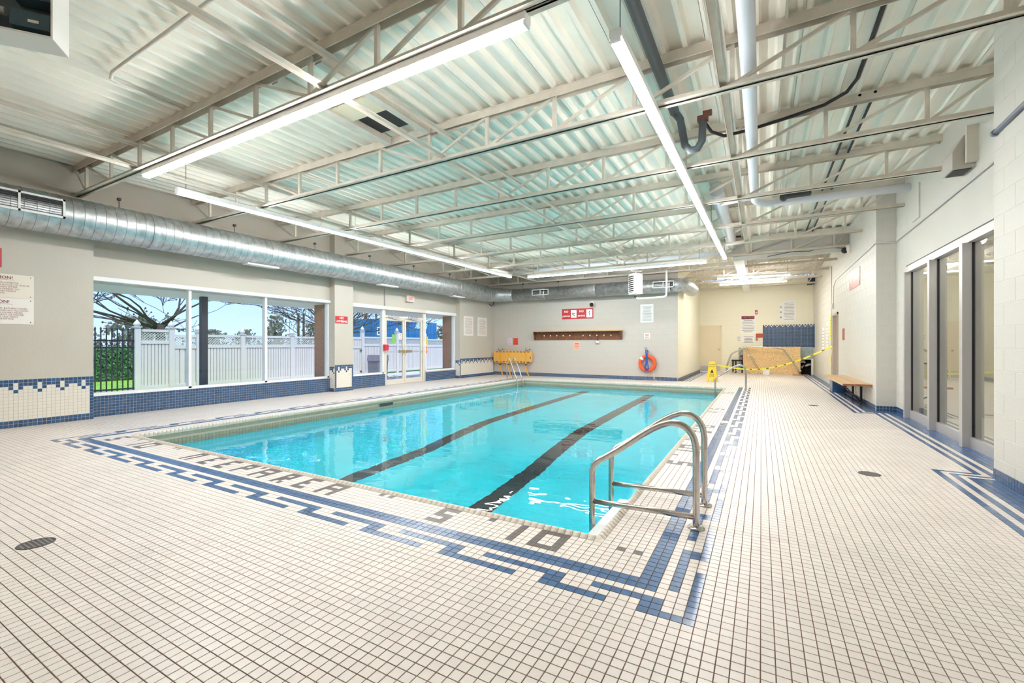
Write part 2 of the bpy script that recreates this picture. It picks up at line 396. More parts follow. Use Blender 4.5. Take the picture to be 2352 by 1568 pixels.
# generic field of wall tiles -> one stuff part.  fn(a,b,d); colour(c,r) -> material index or None
def wall_tiles(name, parent, fn, ncol, nrow, p, colour, mats, thick=.007, gap=.0022, a0=0., b0=0.):
    mb = MB()
    mb.hexa([fn(a0,b0,0), fn(a0+ncol*p,b0,0), fn(a0+ncol*p,b0,thick-.002), fn(a0,b0,thick-.002), fn(a0,b0+nrow*p,0), fn(a0+ncol*p,b0+nrow*p,0), fn(a0+ncol*p,b0+nrow*p,thick-.002), fn(a0,b0+nrow*p,thick-.002)], 0)
    for c in range(ncol):
        for r in range(nrow):
            m = colour(c, r)
            if m is None: continue
            a, b = a0+c*p+gap, b0+r*p+gap; e, f = a0+(c+1)*p-gap, b0+(r+1)*p-gap
            k = len(mb.v); mb.v += [fn(a,b,thick), fn(e,b,thick), fn(e,f,thick), fn(a,f,thick), fn(a,b,.002), fn(e,b,.002), fn(e,f,.002), fn(a,f,.002)]
            for q in ((0,1,2,3),(4,5,1,0),(5,6,2,1),(6,7,3,2),(7,4,0,3)): mb.face([k+i for i in q], m)
    return part(name, mb, [WGROUT]+mats, parent, kind='stuff')
# ================================================================== POOL
pb = MB(); DN, DF = -1.75, -1.15
x0, x1, y0, y1 = PX0+.045, PX1-.045, PY0+.045, PY1-.045
zb = [(y0, DN), (y0+3.2, DN), (y0+5.2, DF-.08), (y1, DF)]
for (a, za), (b, zc) in zip(zb, zb[1:]): pb.quad((x0,a,za),(x1,a,za),(x1,b,zc),(x0,b,zc))
for xx in (x0, x1):
    k = len(pb.v); pb.v += [(xx, a, z) for a, z in zb]+[(xx, y1, -.03), (xx, y0, -.03)]; pb.face([k+i for i in range(6)])
pb.quad((x0,y0,DN),(x0,y0,-.03),(x1,y0,-.03),(x1,y0,DN)); pb.quad((x0,y1,DF),(x1,y1,DF),(x1,y1,-.03),(x0,y1,-.03))
POOL = struct('pool_basin', pb, POOLP, 'sunken rectangular swimming pool with pale turquoise plaster', 'pool')
for lx in (-2.72, -4.80):
    mb = MB()
    for (a, za), (b, zc) in zip(zb, zb[1:]): mb.quad((lx-.14,a,za+.004),(lx+.14,a,za+.004),(lx+.14,b,zc+.004),(lx-.14,b,zc+.004))
    mb.box(lx-.14, lx+.14, y0, y0+.006, DN, -.2); part('lane_line', mb, LANE, POOL, label='black lane line on the pool floor')
# bullnose coping, one piece per tile
prof = [(0, 0), (.012, .004), (.020, .014), (.030, .021), (.040, .020), (.048, .012), (.052, -.004), (.052, -.035), (0, -.035)]
L = S-.0026
def cope_mesh():
    mb = MB(); n = len(prof); mb.v = [(-L/2, a, b) for a, b in prof]+[(L/2, a, b) for a, b in prof]
    for i in range(n): mb.face((i, (i+1) % n, n+(i+1) % n, n+i), 0, i < 6)
    mb.face(list(range(n))[::-1]); mb.face(list(range(n, 2*n))); return mb
cm = cope_mesh(); CM = cm.mesh('coping_tile', COPE); stuffc = MB()
def cope(x, y, rz, single):
    if single:
        o = bpy.data.objects.new('coping_tile', CM); o.location = (x, y, 0); o.rotation_euler = (0, 0, rz); link(o); o.parent = POOL
    else:
        c, s = math.cos(rz), math.sin(rz); k = len(stuffc.v)
        stuffc.v += [(x+c*a-s*b, y+s*a+c*b, z) for a, b, z in cm.v]
        for f, q in zip(cm.f, cm.sm): stuffc.face([k+i for i in f], 0, q)
for i in range(-140, -13): cope((i+.5)*S, PY0, 0, True); cope((i+.5)*S, PY1, math.pi, False)
for j in range(13, 235): cope(PX1, (j+.5)*S, math.pi/2, j < 150); cope(PX0, (j+.5)*S, -math.pi/2, False)
for cx, cy, sx, sy in ((PX0, PY0, 1, 1), (PX1, PY0, -1, 1), (PX0, PY1, 1, -1), (PX1, PY1, -1, -1)):
    mb = MB(); n = len(prof); k = 0
    mb.v = [(cx+sx*a, cy+sy*S, b) for a, b in prof]+[(cx+sx*a, cy+sy*a, b) for a, b in prof]+[(cx+sx*S, cy+sy*a, b) for a, b in prof]
    for r in range(2):
        for i in range(n-1): mb.face((r*n+i, r*n+i+1, (r+1)*n+i+1, (r+1)*n+i), 0, i < 6)
    part('coping_corner', mb, COPE, POOL)
part('coping_tiles_far', stuffc, COPE, POOL, kind='stuff')
# overflow gutter: a tile course, a shadow groove and a lower lip
gm = MB()
def gutter(fn, n):
    gm.hexa([fn(0,-.26,.0), fn(n*S,-.26,.0), fn(n*S,-.26,.012), fn(0,-.26,.012), fn(0,-.03,.0), fn(n*S,-.03,.0), fn(n*S,-.03,.002), fn(0,-.03,.002)], 0)
    for c in range(n):
        for (b0, b1, d) in ((-.088, -.036, .006), (-.165, -.115, .022), (-.26, -.172, .020)):
            a, e = c*S+.002, (c+1)*S-.002
            gm.hexa([fn(a,b0,0), fn(e,b0,0), fn(e,b0,d), fn(a,b0,d), fn(a,b1,0), fn(e,b1,0), fn(e,b1,d*.8), fn(a,b1,d*.8)], 1)
gutter(lambda a, b, d: (x0+d, y0+a, b), 222); gutter(lambda a, b, d: (x1-d, y0+a, b), 222)
gutter(lambda a, b, d: (x0+a, y0+d, b), 127); gutter(lambda a, b, d: (x0+a, y1-d, b), 127)
part('gutter_tiles', gm, [WGROUT, OLIVE], POOL, kind='stuff')
wm = MB(); wm.quad((x0,y0,ZW),(x1,y0,ZW),(x1,y1,ZW),(x0,y1,ZW))
solo('pool_water', wm, WATER, 'clear turquoise water filling the swimming pool', 'water', kind='stuff')
mb = MB(); mb.box(x1-.17, x1-.002, .70, 1.78, -.34, -.115)
solo('pool_step', mb, STEPW, 'white moulded entry step under the twin grab rails', 'pool step')
p = onx(868, 925, x0); q = onx(903, 932, x0)
mb = MB(); mb.box(x0, x0+.018, p[1], q[1], -.155, -.055); mb.box(x0+.018, x0+.022, p[1]+.03, q[1]-.03, -.14, -.07, 1)
solo('skimmer_plate', mb, [OLIVE, DARK], 'dark skimmer opening in the pool wall below the coping', 'skimmer')
# ================================================================== WALLS
def rect_sub(rects, h):
    out = []
    for (a, b, c, d) in rects:
        if h[0] >= b or h[1] <= a or h[2] >= d or h[3] <= c: out.append((a, b, c, d)); continue
        if h[0] > a: out.append((a, h[0], c, d))
        if h[1] < b: out.append((h[1], b, c, d))
        m0, m1 = max(a, h[0]), min(b, h[1])
        if h[2] > c: out.append((m0, m1, c, h[2]))
        if h[3] < d: out.append((m0, m1, h[3], d))
    return [r for r in out if r[1]-r[0] > .025 and r[3]-r[2] > .025]
BLK = {}
def blocks(parent, fn, W, z0, z1, holes, m, limit=300, bw=.4, bh=.2, name='block', shift=0., depth=.0022):
    rects = []; r = 0; z = math.floor(z0/bh)*bh
    while z < z1-.01:
        a = -(bw/2 if r % 2 else 0)-shift
        while a < W-.005:
            q = [(max(a, 0), min(a+bw, W), max(z, z0), min(z+bh, z1))]
            for h in holes: q = rect_sub(q, h)
            rects += [k for k in q if k[1]-k[0] > .025 and k[3]-k[2] > .025]; a += bw
        z += bh; r += 1
    def size(rc):
        p = fn((rc[0]+rc[1])/2, (rc[2]+rc[3])/2, 0); u, v, d = proj(*p)
        return (rc[1]-rc[0])*(rc[3]-rc[2])/d/d if d > .2 and -80 < u < 2430 and -80 < v < 1650 else -1
    rects.sort(key=size, reverse=True); st = MB(); n = 0
    o0 = Vector(fn(0,0,0)); ea = Vector(fn(1,0,0))-o0; eb = Vector(fn(0,1,0))-o0; ed = Vector(fn(0,0,1))-o0
    if ea.cross(eb).dot(ed) < 0: ea, flip = -ea, True
    else: flip = False
    R = Matrix((ea, eb, ed)).transposed().to_4x4()
    for rc in rects:
        w, h = rc[1]-rc[0]-.005, rc[3]-rc[2]-.005; key = (name, m.name, round(w, 3), round(h, 3), depth); c = fn((rc[0]+rc[1])/2, (rc[2]+rc[3])/2, 0)
        if key not in BLK:
            mb = MB(); i = min(.003, depth)
            mb.v = [(sx*w/2, sy*h/2, 0) for sx, sy in ((-1,-1),(1,-1),(1,1),(-1,1))]+[(sx*(w/2-i), sy*(h/2-i), depth) for sx, sy in ((-1,-1),(1,-1),(1,1),(-1,1))]
            for f in ((4,5,6,7),(0,1,5,4),(1,2,6,5),(2,3,7,6),(3,0,4,7)): mb.face(f)
            BLK[key] = (mb, mb.mesh(name, m))
        if n < limit and size(rc) > 0:
            o = bpy.data.objects.new(name, BLK[key][1]); o.matrix_world = Matrix.Translation(c) @ R; link(o); o.parent = parent; n += 1
        else:
            mb = BLK[key][0]; k = len(st.v); M4 = Matrix.Translation(c) @ R
            st.v += [tuple(M4 @ Vector(v)) for v in mb.v]
            for f in mb.f: st.face([k+i for i in f])
    if st.f: part(name+'_courses', st, m, parent, kind='stuff')
# ---- left wall
WZ0, WZ1 = .356, 2.40
lw = MB(); T = .22
lw.box(XL-T, XLP, YN, .97, 0, ZD); lw.box(XL-T, XL, .97, 5.78, 0, WZ0); lw.box(XL-T, XL, .97, 5.78, WZ1, ZD)
lw.box(XL-T, XLP, 5.78, 6.38, 0, ZD); lw.box(XL-T, XL, 6.38, 7.75, 0, WZ0); lw.box(XL-T, XL, 6.38, 11.3, WZ1, ZD)
lw.box(XL-T, XL, 9.60, 11.3, 0, WZ0-.03); lw.box(XL-T, XLP, 11.3, YF+.2, 0, ZD)
WL = struct('wall_left', lw, BEIGE, 'beige painted window wall with tiled sills and projecting piers', 'wall')
FL = fr_left(XLP); FR_ = fr_left(XL)
def wfn(c, r):
    q = 13-r
    if r < 2 or q == 0: return 2
    k = c % 5
    if q == 1: return 2 if k in (0, 1, 3, 4) else 1
    if q == 2: return 2 if k in (1, 3) else 1
    if q == 3: return 2 if k == 2 else 1
    return 1
def edge_blue(fn_, n):
    return lambda c, r: 2 if c == n-1 or c == 0 else fn_(c, r)
wall_tiles('wainscot_tiles', WL, FL(.97-40*S, 0), 40, 14, S, lambda c, r: 2 if c == 39 else wfn(c, r), [WTILE, BTILE])
wall_tiles('wainscot_tiles', WL, FL(5.78, 0), 12, 14, .05, edge_blue(wfn, 12), [WTILE, BTILE])
wall_tiles('wainscot_tiles', WL, FL(11.3, 0), 47, 14, .0513, edge_blue(wfn, 47), [WTILE, BTILE])
fp = lambda a, b, d: (XLP-a, 5.78-d, b)   # pier returns facing the camera
wall_tiles('wainscot_tiles', WL, fp, 4, 14, .047, lambda c, r: wfn(c+2, r), [WTILE, BTILE])
wall_tiles('wainscot_tiles', WL, lambda a, b, d: (XLP-a, 11.3-d, b), 4, 14, .047, lambda c, r: wfn(c+2, r), [WTILE, BTILE])
allb = lambda c, r: 1
wall_tiles('sill_tiles', WL, FR_(.97, 0), 95, 7, .0506, allb, [BTILE])
wall_tiles('sill_tiles', WL, FR_(6.38, 0), 27, 7, .0507, allb, [BTILE])
wall_tiles('sill_tiles', WL, FR_(9.60, 0), 34, 6, .0500, allb, [BTILE])
for a, b, h in ((.97, 5.78, WZ0), (6.38, 7.75, WZ0), (9.6, 11.3, WZ0-.03)):
    mb = MB(); mb.box(XL-T, XL+.012, a, b, h, h+.012); part('window_sill', mb, WHITEP, WL)
# ---- far wall with block courses
fw = MB(); fw.box(XLP, XAL, YF, YF+.2, 0, ZD)
WF = struct('wall_back', fw, BEIGE_B, 'beige painted block wall behind the shallow end of the pool', 'wall')
blocks(WF, fr_far(YF)(XLP, 0), XAL-XLP, .13, ZD, [], BEIGE_B)
wall_tiles('base_tiles', WF, fr_far(YF)(XLP, 0), 172, 3, .0422, lambda c, r: 1, [BTILE])
# ---- alcove
aw = MB(); aw.box(XAL-.2, XAL, YF+.2, YB, 0, ZD)
WA = struct('wall_alcove_left', aw, CREAMY, 'cream side wall of the alcove beside the tan door', 'wall')
blocks(WA, lambda a, b, d: (XAL+d, YF+a, b), YB-YF, .1, ZD, [], CREAMY, limit=160)
wall_tiles('base_tiles', WA, lambda a, b, d: (XAL+d, YF+a, b), 123, 2, .051, lambda c, r: 1, [GREYT])
OX0, OX1 = 1.66, 2.06
bw_ = MB()
DX0, DX1, DZ = -2.26, -1.30, 2.10
bw_.box(XAL-.2, DX0, YB, YB+.2, 0, ZD); bw_.box(DX0, DX1, YB, YB+.2, DZ, ZD); bw_.box(DX1, OX0, YB, YB+.2, 0, ZD)
bw_.box(OX0, OX1, YB, YB+.2, .62, ZD); bw_.box(OX1, XR+.3, YB, YB+.2, 0, ZD)
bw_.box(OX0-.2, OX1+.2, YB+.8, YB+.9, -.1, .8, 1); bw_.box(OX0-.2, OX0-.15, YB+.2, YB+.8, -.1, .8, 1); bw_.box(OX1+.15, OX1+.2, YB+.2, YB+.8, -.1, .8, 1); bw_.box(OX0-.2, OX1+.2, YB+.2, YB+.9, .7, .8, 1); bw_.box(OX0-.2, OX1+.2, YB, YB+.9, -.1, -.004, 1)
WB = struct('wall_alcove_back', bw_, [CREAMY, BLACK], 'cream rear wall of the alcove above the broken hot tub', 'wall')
blocks(WB, fr_far(YB)(XAL, 0), XR-XAL, 0, ZD, [(DX0-XAL, DX1-XAL, 0, DZ), (OX0-XAL, OX1-XAL, 0, .62), (.31-XAL, XR-XAL, 1.12, 2.13)], CREAMY)
def backp(c, r):
    q = 18-r
    if q == 0: return 1 if c % 2 == 0 else 2
    if q == 1: return 2 if c % 4 == 2 else 1
    return 1
wall_tiles('splash_tiles', WB, fr_far(YB)(.31, 1.13), 36, 19, .0505, backp, [BTILE, WTILE])
tl = MB(); tl.box(-.62, .3, YB-.012, YB, .10, 1.10); tl.box(.3, XR, YB-.012, YB, .66, 1.12); part('bare_plaster', tl, TEAL, WB)
rg = MB()
for k in range(26):
    a = random.uniform(-.6, -.1); b = .62+.3*(a+.6)*.6+random.uniform(-.08, .1); s_ = random.uniform(.02, .06)
    rg.box(a, a+s_*1.6, YB-.022, YB-.01, b, b+s_)
part('torn_edge', rg, RUST, WB, kind='stuff')
# ---- right wall
rw = MB()
D3A, D3B, D3Z = 13.15, 14.15, 2.15
rw.box(XR, XRR+.25, YN, R0, 0, ZD); rw.box(XRR, XRR+.25, R0, R1, 2.56, ZD); rw.box(XRR, XRR+.25, 7.80, R1, 0, 2.56)
rw.box(XR, XRR+.25, R1, D3A, 0, ZD); rw.box(XR, XRR+.25, D3A, D3B, D3Z, ZD); rw.box(XR, XRR+.25, D3B, YB, 0, ZD)
WR = struct('wall_right', rw, CREAMP, 'cream painted block wall with a glazed recess and piers', 'wall')
blocks(WR, fr_right(XR)(R0, 0), 2.0, .1, ZD, [], CREAMP, limit=80, name='pier_block')
blocks(WR, fr_right(XR)(YB, 0), YB-R1, .1, ZD, [(YB-D3B, YB-D3A, 0, D3Z)], CREAMP, limit=300)
blocks(WR, lambda a, b, d: (XR+a, R1-d, b), XRR-XR, .1, ZD, [], CREAMP, limit=60, bw=.2, name='pier_block')
blocks(WR, fr_right(XRR)(R1, 0), R1-7.80, .1, ZD, [], CREAMP, limit=60, name='recess_block')
for fn, n in ((fr_right(XR)(R0, 0), 24), ):
    mb = MB()
    for c in range(n):
        for r in range(2):
            a, b = c*S+.002, r*S+.002; e, f = (c+1)*S-.002, (r+1)*S-.002
            if c < 16:
                t_ = MB(); t_.hexa([fn(a,b,0), fn(e,b,0), fn(e,b,.008), fn(a,b,.008), fn(a,f,0), fn(e,f,0), fn(e,f,.008), fn(a,f,.008)]); part('base_tile', t_, BTILE, WR)
            else: mb.hexa([fn(a,b,0), fn(e,b,0), fn(e,b,.008), fn(a,b,.008), fn(a,f,0), fn(e,f,0), fn(e,f,.008), fn(a,f,.008)])
    part('base_tiles', mb, BTILE, WR, kind='stuff')
    g_ = MB(); g_.hexa([fn(0,0,0), fn(n*S,0,0), fn(n*S,0,.004), fn(0,0,.004), fn(0,2*S,0), fn(n*S,2*S,0), fn(n*S,2*S,.004), fn(0,2*S,.004)]); part('grout_bed', g_, WGROUT, WR)
wall_tiles('base_tiles', WR, lambda a, b, d: (XR+a, R1-d, b), 6, 2, .0485, lambda c, r: 1, [BTILE])
wall_tiles('base_tiles', WR, fr_right(XRR)(R1, 0), 13, 2, S, lambda c, r: 1, [BTILE])
wall_tiles('base_tiles', WR, fr_right(XR)(D3A, 0), 91, 2, S, lambda c, r: 1, [BTILE])
wall_tiles('splash_tiles', WR, fr_right(XR)(YB, 1.13), 12, 19, .0505, lambda c, r: 1, [BTILE])
nw = MB(); nw.box(XL-.3, XR+.6, YN-.2, YN, 0, ZD)
struct('wall_near', nw, BEIGE, 'plain beige end wall behind the deep end of the pool', 'wall')
# room behind the glazed partition
for y in (4.6, 5.9, 7.1):
    o = thing('globe_lamp', 'round glowing globe lamp behind the %s pane of the partition' % {4.6: 'widest', 5.9: 'middle', 7.1: 'narrowest'}[y], 'lamp', (3.1, y, 2.9), 'globe lamps in the side room')
    mb = MB(); mb.ball((3.1, y, 2.80), .07, 14); part('globe', mb, mat('globe_glow', (1, .93, .80), .5, emit=80.0), o)
    mb = MB(); mb.lathe((3.1, y, 2.86), [(.05, 0), (.06, .04)], 'z', 12); part('lamp_base', mb, WHITEP, o)
sr = MB(); sr.box(XRR+.2, 4.6, R0-.8, R0-.7, 0, 3.0); sr.box(XRR+.25, 4.6, 8.3, 8.4, 0, 3.0); sr.box(4.6, 4.7, R0-.8, 8.4, 0, 3.0); sr.box(XRR, 4.7, R0-.8, 8.4, -.2, -.004); sr.box(XRR+.2, 4.7, R0-.8, 8.4, 2.9, 3.0)
struct('wall_side_room', sr, mat('side_room_paint', (.74, .71, .63), .5), 'plain walls of the dim room behind the glazed partition', 'wall')
# ---- bulkhead over the alcove opening and boxed beam
bk = MB(); bk.box(-.42, XR, 11.46, 11.60, 3.54, ZD)
struct('wall_bulkhead', bk, mat('bulkhead_paint', (.60, .57, .52), .5), 'grey beige bulkhead hanging below the roof deck', 'bulkhead')
bm_ = MB(); bm_.box(-.43, -.17, 11.60, YB, 3.60, ZD)
struct('trim_1', bm_, WHITEP, 'white boxed beam running back over the alcove', 'beam')
# ================================================================== CEILING
sl = MB(); sl.box(XL-.3, XRR+.4, YN-.2, YB+.2, ZD+.062, ZD+.2)
CE = struct('ceiling', sl, DECKM, 'pale ribbed steel roof deck carried on open joists', 'ceiling')
pit = .2; xs = XL-.15
while xs < XRR+.2:
    mb = MB(); pr = []
    for k in range(4):
        a = xs+k*pit; pr += [(a, ZD), (a+.042, ZD), (a+.066, ZD+.055), (a+pit-.024, ZD+.055)]
    pr.append((xs+4*pit-.004, ZD)); n = len(pr); mb.v = [(a, YN, z) for a, z in pr]+[(a, YB, z) for a, z in pr]
    for i in range(n-1): mb.face((i, n+i, n+i+1, i+1))
    part('deck_sheet', mb, DECKM, CE); xs += 4*pit
# ================================================================== WINDOWS AND DOORS
def pane(parent, x, a, b, z0, z1, m, axis='x'):
    mb = MB(); mb.box(x-.004, x+.004, a, b, z0, z1); return part('pane', mb, m, parent)
xg = XL-.09
def frame_v(mb, y, w=.05, z0=WZ0, z1=WZ1, m=0): mb.box(xg-.05, xg+.06, y-w/2, y+w/2, z0, z1, m)
w1 = MB(); w1.box(xg-.05, XL+.03, .97, 5.78, WZ1-.07, WZ1); w1.box(xg-.05, xg+.06, .97, 5.78, WZ0+.012, WZ0+.05)
for y in (.995, 2.51, 4.07, 5.755): frame_v(w1, y)
W1 = struct('window_1', w1, ALUW, 'long white framed window of three panes looking onto the fence', 'window')
for a, b in ((1.02, 2.485), (2.535, 4.045), (4.095, 5.73)): pane(W1, xg, a, b, WZ0+.05, WZ1-.07, WGLASS)
w2 = MB(); w2.box(xg-.05, XL+.03, 6.38, 7.72, WZ1-.10, WZ1); w2.box(xg-.05, xg+.06, 6.38, 7.72, WZ0+.012, WZ0+.05); frame_v(w2, 6.405); frame_v(w2, 7.695)
W2 = struct('window_2', w2, ALUW, 'white framed side light next to the glazed double doors', 'window'); pane(W2, xg, 6.43, 7.67, WZ0+.05, WZ1-.10, WGLASS)
w3 = MB(); w3.box(xg-.05, XL+.03, 9.60, 11.3, WZ1-.10, WZ1); w3.box(xg-.05, xg+.06, 9.60, 11.3, WZ0-.018, WZ0+.02); frame_v(w3, 9.625); frame_v(w3, 11.275)
W3 = struct('window_3', w3, ALUW, 'white framed window between the double doors and the corner pier', 'window'); pane(W3, xg, 9.65, 11.25, WZ0+.02, WZ1-.10, WGLASS)
d1 = MB(); frame_v(d1, 7.76, .08, 0); frame_v(d1, 9.56, .08, 0); d1.box(xg-.05, XL+.03, 7.72, 9.60, WZ1-.1, WZ1); d1.box(xg-.05, xg+.06, 7.8, 9.52, 2.07, 2.13); d1.box(xg-.06, xg+.07, 7.8, 9.52, 0, .02)
D1 = struct('door_1', d1, ALUB, 'beige framed pair of glazed doors with push bars and transom', 'door')
pane(D1, xg, 7.8, 9.52, 2.13, WZ1-.1, WGLASS)
for a, b in ((7.81, 8.655), (8.665, 9.51)):
    mb = MB(); mb.box(xg-.025, xg+.025, a, a+.07, .02, 2.06); mb.box(xg-.025, xg+.025, b-.07, b, .02, 2.06); mb.box(xg-.025, xg+.025, a+.07, b-.07, .02, .16); mb.box(xg-.025, xg+.025, a+.07, b-.07, 1.98, 2.06)
    lf = part('door_leaf', mb, ALUB, D1)
    pane(lf, xg, a+.07, b-.07, .16, 1.98, WGLASS)
    mb = MB(); mb.tube([(xg+.075, a+.03, 1.02), (xg+.075, b-.03, 1.02)], .013, 8); q = b-.16 if a < 8 else a+.16
    mb.box(xg+.03, xg+.10, q-.11, q+.11, .98, 1.06, 1); part('push_bar', mb, [ALU, mat('brass_dull', (.42, .36, .18), .4, .6)], lf)
    mb = MB(); mb.box(xg+.03, xg+.085, a+.12, a+.55, 2.07, 2.13); mb.bar((xg+.06, a+.3, 2.05), (xg+.14, b-.1, 2.05), .02, .02, 0); part('door_closer', mb, ALU, lf)
mb = MB(); mb.box(xg+.06, xg+.15, 7.70, 7.84, 1.06, 1.24); part('door_alarm', mb, mat('alarm_red', (.65, .03, .06), .4), D1, label='red exit alarm box')
def sheet(name, fn, a0, a1, b0, b1, m, label, cat='paper', group=None, lines=0, title=None, d=.003, pm=None, ts=None):
    """flat printed sheet: board plus lines of print"""
    mb = MB(); mb.hexa([fn(a0,b0,0), fn(a1,b0,0), fn(a1,b0,d), fn(a0,b0,d), fn(a0,b1,0), fn(a1,b1,0), fn(a1,b1,d), fn(a0,b1,d)])
    o = solo(name, mb, m, label, cat, group); W, H = a1-a0, b1-b0; pm = pm or PRINT
    if lines:
        p_ = MB(); rs = random.Random(hash((round(a0, 2), round(b0, 2))) & 255); top = b1-H*(.2 if title else .1); step = (top-b0-H*.08)/lines
        for k in range(lines):
            ww = W*rs.uniform(.55, .82); b = top-(k+.5)*step; c = (a0+a1)/2
            p_.quad(fn(c-ww/2, b-step*.16, d+.0006), fn(c+ww/2, b-step*.16, d+.0006), fn(c+ww/2, b+step*.16, d+.0006), fn(c-ww/2, b+step*.16, d+.0006))
        part('print_lines', p_, pm, o)
    if title:
        c, b = (a0+a1)/2, b1-H*.12
        part('lettering', text_mb(title, ts or H*.13, lambda x, y, z: fn(c+x, b+y, d+.001)), pm, o)
    return o
gfn = fr_left(xg+.006)(0, 0)
sheet('paper_notice', gfn, 8.12, 8.30, 1.28, 1.56, GREENP, 'bright green paper notice taped inside the left door glass', group=None, lines=6)
sheet('paper_notice', gfn, 8.42, 8.55, 1.40, 1.60, PAPER, 'small white sticker with red print on the left door glass', lines=4, pm=RED)
sheet('paper_notice', gfn, 9.655, 9.82, 1.24, 1.50, YELP, 'yellow paper notice on the glass right of the doors', lines=3)
sheet('paper_notice', gfn, 9.66, 9.82, .92, 1.20, ORAP, 'peach paper notice below the yellow one beside the doors', lines=5, pm=RED)
# right partition
xq = XRR+.05; w4 = MB()
w4.box(XRR-.01, XRR+.11, R0, 7.80, 2.46, 2.56); w4.box(XRR+.02, XRR+.10, R0, 7.80, 0, .13)
for y, wd in ((7.765, .07), (6.50, .085), (5.30, .10), (3.9, .1)): w4.box(XRR-.05, XRR+.12, y-wd/2, y+wd/2, 0, 2.46)
W4 = struct('window_4', w4, ALU, 'grey metal framed glazed partition with three tall panes', 'window')
for a, b in ((6.54, 7.73), (5.35, 6.455), (3.95, 5.25)):
    pane(W4, xq, a, b, .13, 2.46, RGLASS); mb = MB(); mb.box(xq-.015, xq+.015, a, a+.012, .13, 2.46); mb.box(xq-.015, xq+.015, b-.012, b, .13, 2.46); part('gasket', mb, BLACK, W4)
tm = MB(); tm.box(XRR-.012, XRR, R0, 7.80, 2.56, 2.575); part('painted_gap_shade', tm, BLACK, W4)  # solid black strip painting the shade of a gap above the head frame
# alcove door and side door
mb = MB(); mb.box(DX0, DX0+.05, YB-.03, YB+.06, 0, DZ); mb.box(DX1-.05, DX1, YB-.03, YB+.06, 0, DZ); mb.box(DX0, DX1, YB-.03, YB+.06, DZ-.05, DZ)
D2 = struct('door_2', mb, DOORP, 'closed tan door with metal kick plate in the alcove', 'door')
mb = MB(); mb.box(DX0+.05, DX1-.05, YB-.005, YB+.04, .01, DZ-.05); lf = part('door_leaf', mb, DOORP, D2)
mb = MB(); mb.box(DX0+.08, DX1-.08, YB-.009, YB-.005, .03, .27); part('kick_plate', mb, ALU, lf)
mb = MB(); mb.lathe((DX1-.11, YB-.06, 1.02), [(.012, .06), (.012, .03), (.03, .02), (.03, -.01)], 'y', 12); part('door_knob', mb, CHROME, lf)
mb = MB(); mb.box(XR-.03, XR+.2, D3A, D3A+.06, 0, D3Z); mb.box(XR-.03, XR+.2, D3B-.06, D3B, 0, D3Z); mb.box(XR-.03, XR+.2, D3A, D3B, D3Z-.06, D3Z)
D3 = struct('door_3', mb, DOORF, 'brown framed side door in the cream right wall', 'door')
mb = MB(); mb.box(XR+.12, XR+.16, D3A+.06, D3B-.06, 0, D3Z-.06); part('door_leaf', mb, DOORF, D3)
# ================================================================== JOISTS
JY = [.75+1.8*k for k in range(0, 11)]
def joist(y, xa, xb, lab, wz=3.63):
    o = thing('steel_joist', lab, 'joist', (xa, y, wz), 'steel joists under the roof deck')
    mb = MB(); mb.box(xa, xb, y-.055, y+.055, ZD-.012, ZD); mb.box(xa, xb, y+.04, y+.05, ZD-.095, ZD-.012)
    mb.box(xa, xb, y-.05, y-.04, ZD-.095, ZD-.012); part('top_chord', mb, STEELP, o)
    mb = MB()
    for s_ in (-1, 1):
        mb.box(xa, xb, y+s_*.012, y+s_*.062, wz, wz+.008); mb.box(xa, xb, y+s_*.012, y+s_*.02, wz, wz+.06)
    part('bottom_chord', mb, STEELP, o)
    xv = [x for x in [-9.03+.905*k for k in range(13)] if xa+.1 < x < xb-.1]; mid = -3.7
    for x in xv:
        mb = MB(); mb.box(x-.02, x+.02, y-.018, y+.018, wz+.02, ZD-.06); part('web_vertical', mb, STEELP, o)
    nodes = [xa+.02]+xv+[xb-.02]
    for a, b in zip(nodes, nodes[1:]):
        if b-a < .25: continue
        mb = MB()
        p0, p1 = ((a+.02, y, ZD-.08), (b-.02, y, wz+.04)) if (a+b)/2 < mid else ((a+.02, y, wz+.04), (b-.02, y, ZD-.08))
        mb.bar(p0, p1, .03, .03); part('web_diagonal', mb, STEELP, o)
    return o
lab_j = {0: 'behind the heater end of the hall', 1: 'carrying the cross light over the deep end'}
for k, y in enumerate(JY):
    if y > YB-.3: continue
    xa = XLP if (y < .97 or 5.78 < y < 6.38 or y > 11.3) else XL
    xb = XRR if R0 < y < R1 else XR
    if y > YF: xa = XAL
    hall = y < 11
    n = sum(1 for q in JY[:k+1] if q > 0)
    ordn = ['first','second','third','fourth','fifth','sixth','seventh','eighth','ninth','tenth','eleventh']
    if y < 0: lb = 'beige open web joist over the deck behind the deep end' if k else 'beige open web joist next to the deep end wall'
    elif n == 1: lb = 'beige open web steel joist with a light strip fixed under it'
    elif hall: lb = 'beige open web steel joist, %s one counted from the light-carrying joist' % ordn[n-1]
    elif y < 12: lb = 'beige open web steel joist in front of the grey bulkhead'; y = 11.40
    elif y < YF: lb = 'beige open web steel joist just in front of the back wall'
    else: lb = 'short open web joist over the alcove, %s from its rear wall' % ['first','second','third','fourth'][int((YB-y)//1.8)]
    joist(y, xa, xb if not (11 < y < 12) else XR, lb)
for x, nm in ((-7.24, 'window side'), (-3.34, 'middle'), (-.06, 'partition side')):
    for z, t_ in ((3.68, 'lower'), (3.995, 'upper')):
        mb = MB(); ye = 11.35 if x > -1 else YF-.05; mb.box(x-.03, x+.03, YN+.1, ye, z, z+.006); mb.box(x-.03, x-.024, YN+.1, ye, z-.035, z)
        solo('bridging_angle', mb, STEELP, '%s steel bridging angle across the joists, %s row' % (t_, nm), 'bridging', 'bridging between the joists')
